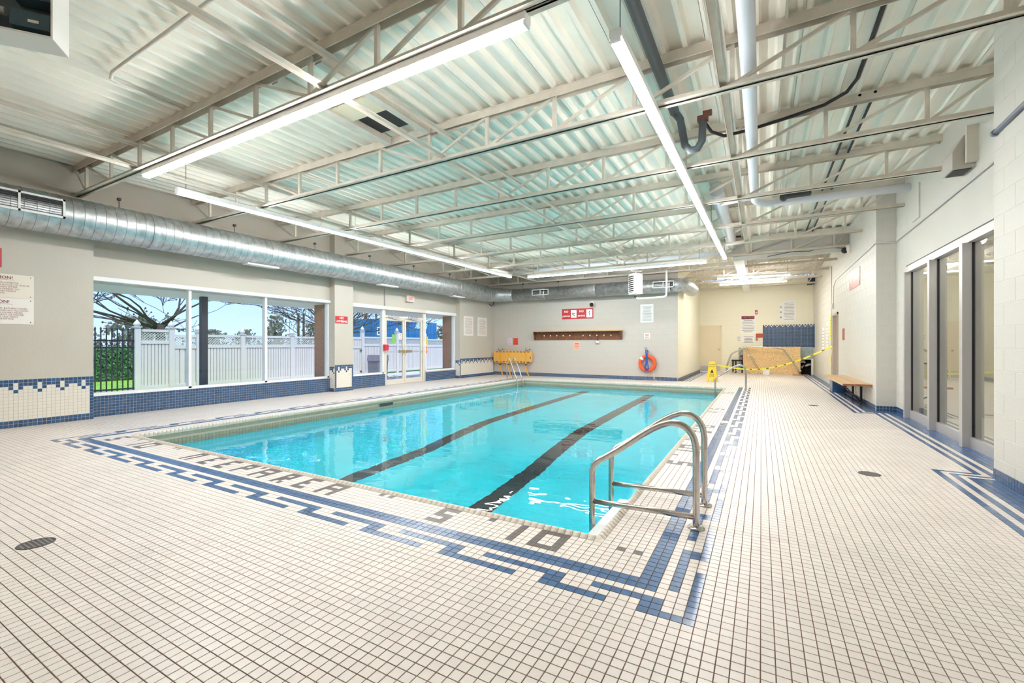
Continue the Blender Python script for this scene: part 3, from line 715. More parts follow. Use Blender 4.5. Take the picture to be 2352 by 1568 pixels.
# ================================================================== STRIP LIGHTS
def strip(p0, p1, lab, wire=True, w=.075, h=.06, lm=None):
    p0, p1 = Vector(p0), Vector(p1); d = (p1-p0).normalized(); r = Vector((d.y, -d.x, 0)); z = Vector((0,0,1))
    o = thing('strip_light', lab, 'light', p0, 'LED strip lights')
    def slab(a, b, ww, z0, z1): 
        mb = MB(); q = r*ww/2; return mb.hexa([a-q+z*z0, a+q+z*z0, b+q+z*z0, b-q+z*z0, a-q+z*z1, a+q+z*z1, b+q+z*z1, b-q+z*z1])
    part('housing', slab(p0, p1, w*1.25, .016, h+.02), WHITEP, o)
    part('diffuser', slab(p0+d*.02, p1-d*.02, w*1.05, -.01, .016), lm or LAMP, o)
    for e, s_ in ((p0, 1), (p1, -1)): part('end_cap', slab(e, e+d*s_*.02, w*1.06, -.012, .016), WHITEP, o)
    if wire:
        n = max(2, int((p1-p0).length/2.4))
        for k in range(n):
            q = p0+(p1-p0)*((k+.04)/(n-.92) if n > 1 else .5); mb = MB(); mb.tube([q+z*(h+.02), (q.x, q.y, ZD)], .004, 5); part('hanger_wire', mb, DARK, o)
    return o
zl = 3.50
strip((-7.18, .80, 3.555), (-1.22, .78, 3.555), 'long strip light fixed below the joist over the deep end', False)
strip((-7.36, 1.25, zl), (-7.10, 10.95, zl), 'long suspended strip light along the window side of the pool')
strip((-.69, 1.17, zl), (-.58, 10.92, zl), 'long suspended strip light over the partition side pool edge')
strip((-6.62, 11.28, zl), (-1.05, 11.24, zl), 'long suspended strip light across the shallow end')
strip((-1.07, 14.72, zl), (1.08, 14.95, zl), 'short strip light in the alcove, next to the hall', lm=LAMPA)
strip((-1.13, 16.55, zl), (1.06, 16.6, zl), 'short strip light deeper inside the alcove', lm=LAMPA)
# ================================================================== DUCTS
DU = thing('air_duct', 'galvanised round spiral duct running along the window wall and back wall', 'duct', (-9.1, YN, 3.22))
dx, dz, dr = -9.135, 3.225, .30
def duct_run(a, b, nm, ridge=.13, r=.3):
    pr = []; y = a
    while y < b-1e-3:
        e = min(y+ridge, b); pr += [(r, y), (r, y+.001), (r, e-.011), (r, e-.010), (r+.004, e-.007), (r+.004, e-.003)]; y = e
    pr.append((r, b)); return pr
ys = [YN+.02, -1.4, 1.62, 4.64, 7.66, 10.6, 12.55]
for a, b in zip(ys, ys[1:]):
    mb = MB(); mb.lathe((dx, 0, dz), duct_run(a, b, ''), 'y', 28); sg = part('duct_section', mb, GALV, DU)
    mb = MB(); y = a
    while y < b-.13: y += .13; mb.lathe((dx, 0, dz), [(dr+.001, y-.008), (dr+.0055, y-.0065), (dr+.0055, y-.0035), (dr+.001, y-.002)], 'y', 28)
    part('spiral_seam', mb, GALVD, sg)
    mb = MB(); mb.lathe((dx, 0, dz), [(dr+.009, b-.05), (dr+.012, b-.04), (dr+.012, b+.04), (dr+.009, b+.05)], 'y', 28); part('joint_collar', mb, GALV, sg)
ZF, rf, yf = 3.20, .235, 13.36
mb = MB(); n = 8; pts = []
for k in range(n+1):
    t_ = math.pi/2*k/n; pts.append((dx+.81-.81*math.cos(t_), 12.55+.81*math.sin(t_), dz+(ZF-dz)*k/n))
mb.tube(pts, .3, 28, radii=[.3-.065*k/n for k in range(n+1)]); part('duct_elbow', mb, GALV, DU)
xs_ = [dx+.81, -6.9, -4.9, -2.35]
for a, b in zip(xs_, xs_[1:]):
    mb = MB(); mb.lathe((0, yf, ZF), [(rf, a), (rf, b-.06), (rf+.008, b-.05), (rf+.008, b)], 'x', 28); part('duct_section', mb, GALV, DU)
mb = MB(); pts = [(-2.35+.42*math.sin(math.pi/2*k/6), yf+.42-.42*math.cos(math.pi/2*k/6), ZF) for k in range(7)]+[(-1.93, 15.0, ZF)]
mb.tube(pts, rf, 24); part('duct_end', mb, GALV, DU)
def grille(fn, a0, a1, b0, b1, nsl, lab=None, back=DARK):
    mb = MB(); t_ = .028
    def bx(a, b, c, d, e, f): mb.hexa([fn(a,c,e), fn(b,c,e), fn(b,c,f), fn(a,c,f), fn(a,d,e), fn(b,d,e), fn(b,d,f), fn(a,d,f)])
    bx(a0, a1, b0, b0+t_, 0, .03); bx(a0, a1, b1-t_, b1, 0, .03); bx(a0, a0+t_, b0, b1, 0, .03); bx(a1-t_, a1, b0, b1, 0, .03); bx((a0+a1)/2-.012, (a0+a1)/2+.012, b0, b1, 0, .03)
    gr = part('register', mb, WHITEP, DU); mb = MB(); bx(a0+.01, a1-.01, b0+.01, b1-.01, -.02, .002); part('register_back', mb, BLACK, gr)
    for k in range(nsl):
        b = b0+t_+(k+.5)*(b1-b0-2*t_)/nsl; mb = MB(); bx(a0+t_, a1-t_, b-.003, b+.003, .004, .022); part('register_slat', mb, back, gr)
g0 = onx(150, 487, dx+.30)
grille(lambda a, b, d: (dx+.285+d, a, b), g0[1]-.95, g0[1]+.0, 3.12, 3.40, 7)
for u0, u1 in ((1222, 1260), (1499, 1548)):
    p, q = ony(u0, 671, yf-.23), ony(u1, 660, yf-.23); grille(lambda a, b, d: (a, yf-.225-d, b), p[0], q[0], ZF-.09, ZF+.13, 3)
for u in (598, 888, 1048):
    y = onx(u, 640, dx)[1]; mb = MB(); mb.box(dx-.06, dx+.14, y-.34, y+.34, dz-.315, dz-.285); part('slot_diffuser', mb, WHITEP, DU)
for y in (1.15, 3.0, 4.85, 6.55, 8.3, 10.1, 11.7):
    mb = MB(); mb.tube([(dx+.12, y, dz+.26), (dx+.12, y, 3.66)], .006, 6); mb.box(dx+.09, dx+.15, y-.02, y+.02, 3.62, 3.66); part('duct_hanger', mb, DARK, DU)
for x in (-7.9, -6.4, -3.6):
    mb = MB(); mb.tube([(x, yf-.03, ZF+.22), (x, yf-.03, 3.63)], .007, 6); mb.box(x-.025, x+.025, yf-.06, yf, 3.58, 3.63); part('duct_hanger', mb, DARK, DU)
# ================================================================== PIPES UNDER THE ROOF
def arc(c, r, a0, a1, n, fn): return [fn(c, r, a0+(a1-a0)*k/n) for k in range(n+1)]
mb = MB(); zp = 3.86
pts = [(.15, YN+.05, zp), (.15, 6.98, zp)]+[(.15+.35*(1-math.cos(t)), 6.98+.5*math.sin(t), zp) for t in [math.pi/2*k/6 for k in range(1, 7)]]+[(XRR, 7.62, zp)]
mb.tube(pts, .068, 16)
PV = solo('vent_pipe', mb, WHITEPVC, 'fat white plastic pipe hung through the joists towards the right recess', 'pipe')
mb = MB(); mb.tube([(.15, 6.9, zp), (-.40, 7.0, zp)], .05, 14); part('branch', mb, WHITEPVC, PV)
mb = MB(); mb.lathe((.60, 7.15, zp-.01), [(.05, -.05), (.062, -.05), (.062, .05)], 'y', 14, 0); mb.tube([(.60, 7.10, zp-.01), (1.0, 7.35, zp+.06)], .05, 12); part('pipe_coupling', mb, DARK, PV)
mb = MB(); mb.tube([(-.42, 6.4, 3.93), (-.42, 11.35, 3.93)], .12, 18); solo('return_duct', mb, mat('duct_pale', (.58, .60, .62), .5, .3), 'short silver round duct above the light near the bulkhead', 'duct')
mb = MB(); mb.tube([(-9.3, 12.75, 4.0), (-.75, 12.75, 4.0)], .075, 14); solo('vent_pipe', mb, WHITEPVC, 'white pipe crossing high above the back wall duct', 'pipe')
mb = MB(); mb.tube([(-.66, YN+.05, 3.99), (-.64, 3.45, 3.99)], .055, 12); mb.tube([(-.64, 3.45, 3.99), (-.60, 3.60, 3.96), (-.58, 3.70, 3.80), (-.56, 3.72, 3.68), (-.50, 3.73, 3.61), (-.42, 3.73, 3.62), (-.37, 3.73, 3.70), (-.36, 3.74, 3.95)], .045, 10)
GP = solo('drain_pipe', mb, mat('pipe_slate', (.09, .11, .125), .5), 'dark grey roof drain pipe ending in a U bend', 'pipe')
mb = MB(); mb.box(-.42, -.30, 3.70, 3.78, 3.94, 4.0, 0); mb.box(-.36, -.26, 3.71, 3.77, 4.0, 4.05, 0); part('pipe_valve', mb, mat('valve_brown', (.16, .06, .04), .6), GP)
mb = MB(); mb.tube([(-.34, 3.74, 3.92), (-.28, 3.9, 3.86), (-.15, 4.1, 3.86), (.1, 4.22, 3.92), (.5, 4.25, 3.98), (.9, 4.24, 4.04), (1.1, 4.15, 4.09), (1.16, 3.9, 4.10), (1.16, 3.0, 4.10), (1.14, YN+.1, 4.10)], .02, 8)
solo('black_hose', mb, BLACK, 'black flexible hose drooping from the U bend along a joist', 'hose')
for x in (1.24, 1.38):
    mb = MB(); mb.tube([(x, 4.3, 4.09), (x, 11.4, 4.09)], .016, 8); solo('roof_conduit', mb, DARK, 'dark conduit up under the deck, the one of two %s' % ('closer to the fat white pipe' if x < 1.3 else 'closer to the right wall'), 'conduit', 'conduits under the deck')
for (x, y0_, y1_) in ((.45, -1, 11.4), (-.16, -1, 11.4), (-8.35, -2, 13.5)):
    mb = MB(); mb.tube([(x, y0_, 4.095), (x, y1_, 4.095)], .013, 6)
    solo('roof_conduit', mb, STEELP, {.45: 'pale conduit under the deck beside the fat white pipe', -.16: 'pale conduit under the deck near the suspended strip light', -8.35: 'pale conduit under the deck above the spiral duct'}[x], 'conduit')
mb = MB(); mb.tube([(-3.6, -.1, 4.08), (-5.65, -.08, 4.08), (-5.8, -.04, 4.08), (-5.86, .06, 4.09), (-5.86, .66, 4.09)], .017, 8); solo('roof_conduit', mb, STEELP, 'bent pale conduit crossing the deck ribs by the unit heater', 'conduit')
mb = MB(); mb.tube([(-1.75, 4.2, 4.09), (-1.72, 4.1, 4.05), (-1.6, 4.07, 4.03), (-.8, 4.05, 4.03)], .022, 8); solo('roof_conduit', mb, STEELP, 'short bent conduit beside the third joist near the strip light', 'conduit')
# roof hatch
HX0, HX1 = -4.28, -3.58
HT = thing('roof_hatch', 'framed roof opening with beige cover panel between two joists', 'hatch', (-3.9, 1.7, ZD))
for x in (HX0, HX1):
    mb = MB(); mb.box(x-.05, x+.05, .82, 2.48, ZD-.10, ZD-.002); part('hatch_rail', mb, STEELP, HT)
mb = MB(); mb.box(HX0+.05, HX1-.05, 1.50, 1.82, ZD-.075, ZD-.06); part('cover_panel', mb, DOORP, HT)
mb = MB(); mb.box(HX0+.05, HX1-.05, 1.82, 2.30, ZD-.02, ZD-.004); part('painted_opening_shade', mb, BLACK, HT)  # deck is uncut here; black sheet paints the shade inside the opening
mb = MB(); mb.box(HX0+.10, HX0+.22, 1.34, 1.46, ZD-.07, ZD); part('junction_box', mb, ALU, HT)
# unit heater near the camera
UH = thing('unit_heater', 'white sheet metal unit heater with exposed motor, over the near deck', 'heater', (-5.0, -1.2, 3.4))
hp = Vector((-4.50, -.76, 3.50)); e1 = Vector((-.6, -.8, 0)); ee = Vector((.8, -.6, 0))
def hb2(a0, a1, b0, b1, z0, z1, mb=None, m=0):
    mb = mb or MB(); q = lambda a, b, z: hp+e1*a+ee*b+Vector((0, 0, z)); return mb.hexa([q(a0,b0,z0), q(a1,b0,z0), q(a1,b1,z0), q(a0,b1,z0), q(a0,b0,z1), q(a1,b0,z1), q(a1,b1,z1), q(a0,b1,z1)], m)
part('end_fin', hb2(-.012, 0, -.03, .21, 0, .58), SIGNW, UH, label='white end plate with screws')
part('bottom_tray', hb2(0, 1.3, -.03, .21, 0, .015), SIGNW, UH)
part('inner_body', hb2(0, 1.3, -.03, 0, .015, .58), mat('heater_dark', (.10, .13, .15), .5), UH)
part('top_panel', hb2(0, 1.3, -.03, .21, .56, .58), SIGNW, UH)
for a, z in ((.03, .08), (.03, .30), (.42, .10)):
    mb = hb2(a, a+.22, .01, .15, z, z+.12); hb2(a+.06, a+.12, .15, .153, z+.04, z+.06, mb, 1); part('motor_bracket', mb, [mat('motor_blue', (.05, .10, .13), .4), SIGNW], UH)
mb = MB(); q = hp+e1*.3+ee*.08+Vector((0, 0, .2)); mb.tube([q, q+e1*.6], .03, 8); part('fan_shaft', mb, ALU, UH)
mb = MB()
for a in (.1, 1.1):
    q = hp+e1*a+ee*.1; mb.tube([q+Vector((0,0,.58)), (q.x, q.y, ZD)], .01, 6)
part('hanger_rods', mb, DARK, UH)
# ================================================================== FLOOR DRAINS
for (u, v, lb) in ((83, 1248, 'round dark floor drain on the wide deck facing the deep end'), (1997, 1088, 'round dark floor drain in the walkway beside the glazed partition'), (1868, 931, 'round dark floor drain in the walkway by the wooden bench')):
    c = onz(u, v, 0); o = thing('floor_drain', lb, 'drain', (c[0], c[1], 0), 'floor drains')
    mb = MB(); mb.lathe((c[0], c[1], 0), [(.088, -.002), (.088, .002), (.080, .003), (.078, .0012)], 'z', 24); part('drain_rim', mb, DARK, o)
    for k in range(7):
        y = (k-3)*.021; hw = math.sqrt(max(.076**2-y*y, 0)); mb = MB(); mb.box(c[0]-hw, c[0]+hw, c[1]+y-.005, c[1]+y+.005, .0012, .0026); part('drain_bar', mb, GREYT, o)
# ================================================================== GRAB RAILS AND LADDER
def smooth(pts, it=2):
    for _ in range(it):
        q = [pts[0]]
        for a, b in zip(pts, pts[1:]):
            a, b = Vector(a), Vector(b); q += [tuple(a*.75+b*.25), tuple(a*.25+b*.75)]
        q.append(pts[-1]); pts = q
    return pts
def grab(y, lab, s=1.0, low=True, xo=0., g='stainless grab rails'):
    o = thing('grab_rail', lab, 'rail', (-.12+xo, y, 0), g)
    prof_ = [(-.125, 0), (-.125, .38), (-.125, .60), (-.21, .70), (-.36, .69), (-.70, .43), (-.85, .345), (-.855, .20), (-.855, -.1), (-.855, -.45)]
    mb = MB(); mb.tube(smooth([(a+xo, y, b) for a, b in prof_]), .023, 14); part('rail_tube', mb, CHROME, o)
    if low: mb = MB(); mb.tube([(-.845+xo, y, .06), (-.135+xo, y, .075)], .020, 12); part('cross_bar', mb, CHROME, o)
    mb = MB(); mb.lathe((-.125+xo, y, 0), [(.055, 0), (.055, .008), (.045, .016), (.024, .020)], 'z', 20); part('base_flange', mb, CHROME, o)
    return o
grab(1.13, 'stainless grab rail with low cross bar, closest to the deep end corner')
grab(1.62, 'stainless grab rail with low cross bar, second from the deep end corner')
grab(11.05, 'single stainless stair rail leaning into the shallow end', low=False, xo=.03)
LD = thing('pool_ladder', 'polished two rail ladder at the far window side corner', 'ladder', (-7.35, 11.4, 0))
for k, y in enumerate((11.25, 11.65)):
    mb = MB(); mb.tube(smooth([(-7.42, y, 0), (-7.42, y, .5), (-7.41, y, .74), (-7.33, y, .76), (-7.2, y, .45), (-7.03, y, .02), (-7.0, y, -.2), (-7.0, y, -.9)]), .022, 12); part('ladder_rail', mb, CHROME, LD)
for z in (-.35, -.62): mb = MB(); mb.box(-7.06, -6.98, 11.25, 11.65, z-.015, z+.015); part('ladder_tread', mb, CHROME, LD)
# ================================================================== WALL SIGNS
def sign(name, fn, W, H, board, lab, texts, group=None, d=.006, border=None, extra=None):
    mb = MB(); mb.hexa([fn(-W/2,-H/2,0), fn(W/2,-H/2,0), fn(W/2,-H/2,d), fn(-W/2,-H/2,d), fn(-W/2,H/2,0), fn(W/2,H/2,0), fn(W/2,H/2,d), fn(-W/2,H/2,d)])
    o = solo(name, mb, board, lab, 'sign', group)
    for (body, size, a, b, m, al, bold) in texts:
        part('lettering', text_mb(body, size, lambda x, y, z: fn(a+x, b+y, d+.001), align=al, bold=bold), m, o)
    if extra: extra(o, fn, d)
    return o
FLS = fr_left(XLP)
# two unsupervised pool boards on the near pier (they run on past the picture edge)
def screws(W, H):
    def f(o, fn, d):
        mb = MB()
        for a in (-W/2+.035, W/2-.035):
            for b in (-H/2+.03, H/2-.03):
                q = .006; mb.hexa([fn(a-q,b-q,d), fn(a+q,b-q,d), fn(a+q,b-q,d+.003), fn(a-q,b-q,d+.003), fn(a-q,b+q,d), fn(a+q,b+q,d), fn(a+q,b+q,d+.003), fn(a-q,b+q,d+.003)])
        part('screws', mb, DARK, o)
    return f
WS, y_r = .80, .27
fnA = fr_left(XLP)(y_r-WS/2, 2.105)
def under(a0, a1, b, m=PRINTR):
    def f(o, fn, d):
        mb = MB(); mb.quad(fn(a0,b,d+.001), fn(a1,b,d+.001), fn(a1,b+.003,d+.001), fn(a0,b+.003,d+.001)); part('underline', mb, m, o)
    return f
def both(*fs):
    def f(o, fn, d):
        for q in fs: q(o, fn, d)
    return f
sign('warning_board', fnA, WS, .35, SIGNC, 'cream board headed ATTENTION in maroon, French text, upper of two', [
    ('ATTENTION!', .062, 0, .122, PRINTR, 'CENTER', .001),
    ("CECI EST UN LIEU NON-SUPERVISE.\nLES BAIGNEURS DE MOINS DE DOUZE (12) ANS NE\nSERONT ADMIS A MOINS D'ETRE\nACCOMPAGNES D'UN PARENT OU\nPERSONNE AGEE D'AU MOINS\nSEIZE (16) ANS.", .031, 0, -.03, PRINTR, 'CENTER', 0)], extra=both(screws(WS, .35), under(-.2, .2, .09)))
fnB = fr_left(XLP)(y_r-WS/2, 1.735)
sign('warning_board', fnB, WS, .385, SIGNW, 'white board headed CAUTION in maroon, English text, lower of two', [
    ('CAUTION!', .062, 0, .135, PRINTR, 'CENTER', .001),
    ('THIS POOL IS UNSUPERVISED. BATHERS UNDER\nTWELVE (12) YEARS OF AGE ARE NOT ALLOWED\nWITHIN THE POOL ENCLOSURE UNLESS\nACCOMPANIED BY A PARENT OR HIS/HER\nAGENT WHO IS NOT LESS THAN\nSIXTEEN (16) YEARS OF AGE.', .031, 0, -.04, PRINTR, 'CENTER', 0)], extra=both(screws(WS, .385), under(-.18, .18, .10)))
sign('red_board', fr_left(XLP)(-.06-.22, 2.51), .44, .28, RED, 'dark red board above the ATTENTION board, cut by the picture edge', [], extra=under(-.2, .2, -.12, SIGNW))
p, q = onx(767, 726, XLP), onx(797, 742, XLP)
sign('loitering_sign', fr_left(XLP)((p[1]+q[1])/2+.03, 1.895), .40, .19, RED, 'red NO LOITERING sign on the pier between the windows', [('NO', .085, 0, .045, SIGNW, 'CENTER', .002), ('LOITERING', .072, 0, -.045, SIGNW, 'CENTER', .002)])
p, q = onx(930, 678, XL), onx(947, 694, XL); yc_, zc_ = (p[1]+q[1])/2, (p[2]+q[2])/2
EX = thing('exit_sign', 'boxy illuminated EXIT sign above the double doors', 'exit sign', (XL, yc_, zc_))
mb = MB(); mb.box(XL, XL+.09, yc_-.17, yc_+.17, zc_-.10, zc_+.10); part('sign_case', mb, ALUB, EX)
mb = MB(); mb.box(XL+.09, XL+.094, yc_-.13, yc_+.13, zc_-.075, zc_+.075); part('sign_face', mb, EXITP, EX)
part('lettering', text_mb('EXIT', .13, lambda x, y, z: (XL+.0955, yc_+x*.82, zc_+y), bold=.003), mat('exit_red', (.75, .12, .10), .5), EX)
f0 = FLS(0, 0)
for (u0, v0, u1, v1, lb) in ((1065, 725, 1087, 771, 'cream wall notice with maroon heading, next to the window end'), (1097, 728, 1118, 772, 'cream wall notice with maroon heading, next to the room corner')):
    p, q = onx(u0, v0, XLP), onx(u1, v1, XLP)
    sheet('wall_notice', f0, p[1], q[1], q[2], p[2], SIGNW, lb, 'sign', lines=14, pm=mat('print_pink', (.52, .33, .28), .7))
FF = fr_far(YF-.004)(0, 0)
def fsheet(name, u0, v0, u1, v1, m, lab, cat='paper', **k):
    p, q = ony(u0, v0, YF), ony(u1, v1, YF); return sheet(name, FF, p[0], q[0], q[2], p[2], m, lab, cat, **k)
fsheet('paper_notice', 1166, 776, 1175.5, 791, PINKP, 'pale lilac paper notice above the orange spine board', lines=4, pm=mat('print_mauve', (.5, .35, .5), .6))
fsheet('paper_notice', 1179, 776, 1190, 792, REDP, 'bright red paper notice above the orange spine board', lines=3, pm=mat('print_dred', (.5, .03, .03), .6))
fsheet('paper_notice', 1318, 785, 1332, 802, ORAP, 'pale peach paper notice under the wooden peg rail', lines=4, pm=RED)
fsheet('wall_notice', 1471, 699, 1501, 740, PAPER, 'large white rules notice with rows of fine print', 'sign', lines=13)
fsheet('wall_notice', 1479.5, 764.5, 1493, 777, SIGNW, 'small white notice with red print above the lifebuoy', 'sign', lines=3, pm=RED)
p, q = ony(1291, 710, YF), ony(1363, 731, YF); W, H = q[0]-p[0], p[2]-q[2]; cx, cz = (p[0]+q[0])/2, (p[2]+q[2])/2
def picto(o, fn, d):
    for a, k in ((-W*.02-.12, 0), (W*.5-.155, 1)):
        mb = MB(); h = H*.38; mb.quad(fn(a-.115,-h,d+.001), fn(a+.115,-h,d+.001), fn(a+.115,h,d+.001), fn(a-.115,h,d+.001)); part('white_panel', mb, PAPER, o)
        mb = MB(); dd_ = d+.0025
        segs = [((-.02, .05), (-.06, .0)), ((-.06, .0), (.0, -.05)), ((-.06, 0), (.06, .02)), ((.0, -.05), (.06, -.07))] if k == 0 else [((0, .08), (-.012, .02)), ((-.012, .02), (.015, -.03)), ((.015, -.03), (.0, -.08)), ((-.02, .05), (.03, .06))]
        for (a0, b0), (a1, b1) in segs:
            L_ = math.hypot(a1-a0, b1-b0); nx, ny = -(b1-b0)/L_*.009, (a1-a0)/L_*.009
            mb.quad(fn(a+a0+nx,b0+ny,dd_), fn(a+a0-nx,b0-ny,dd_), fn(a+a1-nx,b1-ny,dd_), fn(a+a1+nx,b1+ny,dd_))
        part('pictogram', mb, BLACK, o)
sign('no_diving_sign', fr_far(YF-.004)(cx, cz), W, H, RED, 'long red NO JUMPING NO DIVING sign with two pictograms', [
    ('NO', .11, -W*.36, .085, SIGNW, 'CENTER', .004), ('JUMPING', .076, -W*.36, -.085, SIGNW, 'CENTER', .003), ('NO', .11, W*.13, .085, SIGNW, 'CENTER', .004), ('DIVING', .084, W*.13, -.085, SIGNW, 'CENTER', .003)], extra=picto)
FRR = fr_right(XR-.004)
p, q = onx(1952, 650, XR), onx(1976, 648, XR)
sign('no_diving_sign', FRR((p[1]+q[1])/2, 2.74), abs(p[1]-q[1]), .40, REDW, 'worn orange red NO DIVING sign on the cream right wall', [('NO', .17, -.42, 0, SIGNW, 'CENTER', 0), ('DIVING', .17, .14, 0, SIGNW, 'CENTER', 0)])
FR0 = FRR(0, 0); FB = fr_far(YB-.006)(0, 0)
for k, (y, zz, w_, h_, m, lb) in enumerate(((16.6, 1.45, .5, .75, PAPER, 'white paper sheet on the right wall left of the side door'), (15.5, 1.55, .35, .8, PAPER, 'white paper sheet with print beside the side door frame'), (14.75, 1.75, .22, .7, YELP, 'narrow yellow paper strip beside the side door'))):
    sheet('paper_notice', FR0, -y-w_/2, -y+w_/2, zz-h_/2, zz+h_/2, m, lb, lines=6)
mb = MB(); p = onx(1938, 770, XR); mb.box(XR-.012, XR-.004, p[1]-.14, p[1]+.14, 1.36, 1.66); solo('wall_notice', mb, REDW, 'small worn red notice beside the side door frame', 'sign')
def bsheet(name, u0, v0, u1, v1, m, lab, cat='sign', **k):
    p, q = ony(u0, v0, YB), ony(u1, v1, YB); return sheet(name, FB, p[0], q[0], q[2], p[2], m, lab, cat, **k)
o = bsheet('caution_board', 1700, 723, 1736.5, 767, PAPER, 'white CAUTION board with red heading on the alcove wall', lines=10)
p, q = ony(1703, 726, YB), ony(1733, 732, YB); mb = MB(); mb.quad(FB(p[0],q[2],.005), FB(q[0],q[2],.005), FB(q[0],p[2],.005), FB(p[0],p[2],.005)); part('heading_band', mb, BLACK, o)
part('lettering', text_mb('CAUTION', .115, lambda x, y, z: FB((p[0]+q[0])/2+x, (p[2]+q[2])/2+y, .007), bold=.004), mat('caution_red', (.75, .04, .04), .5), o)
bsheet('wall_notice', 1705, 770, 1733, 789.5, PAPER, 'small white notice with bold lines below the CAUTION board', lines=5, pm=DARK)
bsheet('wall_notice', 1692, 771, 1702, 784, SIGNW, 'faint white notice left of the bold one in the alcove', lines=3)
bsheet('wall_notice', 1797, 690, 1828, 738, PAPER, 'tall white paper notice with grey paragraphs above the blue tiles', lines=12)
bsheet('paper_notice', 1791, 695, 1796, 738, PAPER, 'narrow white paper beside the tall grey printed notice', 'paper', lines=3)
p = ony(1736, 766, YB); q = ony(1753.5, 775, YB)
mb = MB(); mb.box(p[0], q[0], YB-.04, YB-.006, q[2], p[2]); o = solo('alarm_sign', mb, RED, 'red emergency sign projecting beside the blue tiles', 'sign')
mb = MB(); mb.box(p[0]+.03, q[0]-.03, YB-.043, YB-.04, q[2]+.03, p[2]-.03); part('print_lines', mb, REDW, o)
p = ony(1737, 717, YB); mb = MB(); mb.box(p[0]-.05, p[0]+.05, YB-.06, YB-.006, p[2]-.09, p[2]+.09); o = solo('fire_strobe', mb, RED, 'small red fire alarm strobe on the alcove wall', 'alarm')
mb = MB(); mb.box(p[0]-.025, p[0]+.025, YB-.075, YB-.06, p[2]-.05, p[2]+.02); part('strobe_lens', mb, SIGNW, o)
mb = MB(); p = ony(1738, 778, YB); mb.box(p[0]-.04, p[0]+.04, YB-.06, YB-.006, p[2]-.07, p[2]+.03); solo('pull_station', mb, mat('brown_box', (.35, .18, .10), .5), 'small brown switch box under the red emergency sign', 'switch')
# ================================================================== CAMERAS, HEATER AND WALL FITTINGS
def dome(c, axis, lab):
    o = thing('dome_camera', lab, 'camera', c); mb = MB(); mb.lathe(c, [(.10, 0), (.10, .04*axis[1]), (.08, .09*axis[1])], axis[0], 18); part('camera_base', mb, SIGNW, o)
    k = {'x': (.11*axis[1], 0, -.03), 'y': (0, .11*axis[1], -.03)}[axis[0]]; mb = MB(); mb.ball((c[0]+k[0], c[1]+k[1], c[2]+k[2]), .075, 14); part('camera_dome', mb, BLACK, o, label='black glass dome')
dome(ony(1361, 698, YF), ('y', -1), 'white wall mounted dome camera above the red NO JUMPING sign')
cc = (XR-.02, 11.9, 3.57); dome((XR, 11.25, 3.55), ('x', -1), 'white dome camera at the right end of the bulkhead')
mb = MB(); mb.tube([(XR-.1, 11.44, 3.60), (1.6, 11.44, 3.68), (1.3, 11.44, 3.60), (.95, 11.44, 3.63), (.4, 11.44, 3.56)], .008, 6); solo('camera_cable', mb, DARK, 'loose dark cable along the bulkhead to the dome camera', 'cable')
hc = Vector((-3.30, 12.45, 3.20)); ang = math.radians(45); ca, sa = math.cos(ang), math.sin(ang)
hf = lambda a, b, z: (hc.x+ca*a-sa*b, hc.y+sa*a+ca*b, hc.z+z)
HF = thing('unit_heater', 'white louvred unit heater hung in front of the back wall duct', 'heater', hc)
def hbox(mb, a0, a1, b0, b1, z0, z1, m=0): return mb.hexa([hf(a0,b0,z0), hf(a1,b0,z0), hf(a1,b1,z0), hf(a0,b1,z0), hf(a0,b0,z1), hf(a1,b0,z1), hf(a1,b1,z1), hf(a0,b1,z1)], m)
part('heater_case', hbox(MB(), -.16, .16, -.16, .16, -.33, .33), SIGNW, HF)
part('louvre_back', hbox(MB(), -.165, -.16, -.14, .14, -.28, .28), BLACK, HF)
for k in range(9): part('louvre', hbox(MB(), -.185, -.162, -.14, .14, -.27+k*.065, -.245+k*.065), SIGNW, HF)
mb = MB(); mb.tube([hf(0,0,.33), hf(0,0,.43)], .03, 8); hbox(mb, -.2, .2, -.05, .05, .40, .43); part('hanger_bracket', mb, SIGNW, HF)
mb = MB(); mb.tube(smooth([hf(0,0,-.33), hf(.02,0,-.44), hf(.1,0,-.47), (-2.65, 12.7, 2.76), (-2.42, 12.8, 2.78), (-2.40, 12.8, 2.9), (-2.40, 12.8, 3.62)], 1), .032, 10); mb.ball(hf(.0,0,-.40), .05, 8, 1); part('condensate_pipe', mb, [SIGNW, DARK], HF)
# box heater, louvre and conduits on the right recess
BH = thing('wall_heater', 'beige louvred box heater high on the recessed right wall', 'heater', (XRR, 5.3, 3.3))
mb = MB(); mb.prism([(0, 3.30), (-.20, 3.30), (-.20, 3.50), (-.10, 3.68), (0, 3.70)], lambda a, b, d: (XRR+a, 5.02+d, b), 0, .34); part('heater_case', mb, mat('box_grey', (.52, .48, .42), .45), BH)
mb = MB(); mb.box(XRR-.18, XRR-.02, 5.06, 5.32, 3.292, 3.30); part('outlet', mb, BLACK, BH)
for k in range(4): mb = MB(); mb.box(XRR-.16, XRR-.06, 5.36, 5.365, 3.34+k*.03, 3.35+k*.03); part('vent_slot', mb, DARK, BH)
mb = MB(); mb.box(XRR-.10, XRR, 4.94, 4.99, 3.34, 3.76); part('side_bracket', mb, ALUB, BH)
mb = MB(); mb.box(XRR-.02, XRR, 7.08, 7.44, 3.23, 3.77); solo('access_hatch', mb, CREAMP, 'flush beige access panel high on the recessed wall', 'panel')
mb = MB(); mb.tube([(XR-.015, R1+.6, 3.12), (XR-.015, R1-.015, 3.13), (XRR-.015, R1-.015, 3.12), (XRR-.015, R1-.3, 3.12), (XRR-.015, R0+.03, 3.18)], .012, 8); solo('wall_conduit', mb, ALU, 'thin grey conduit running along the recessed right wall', 'conduit')
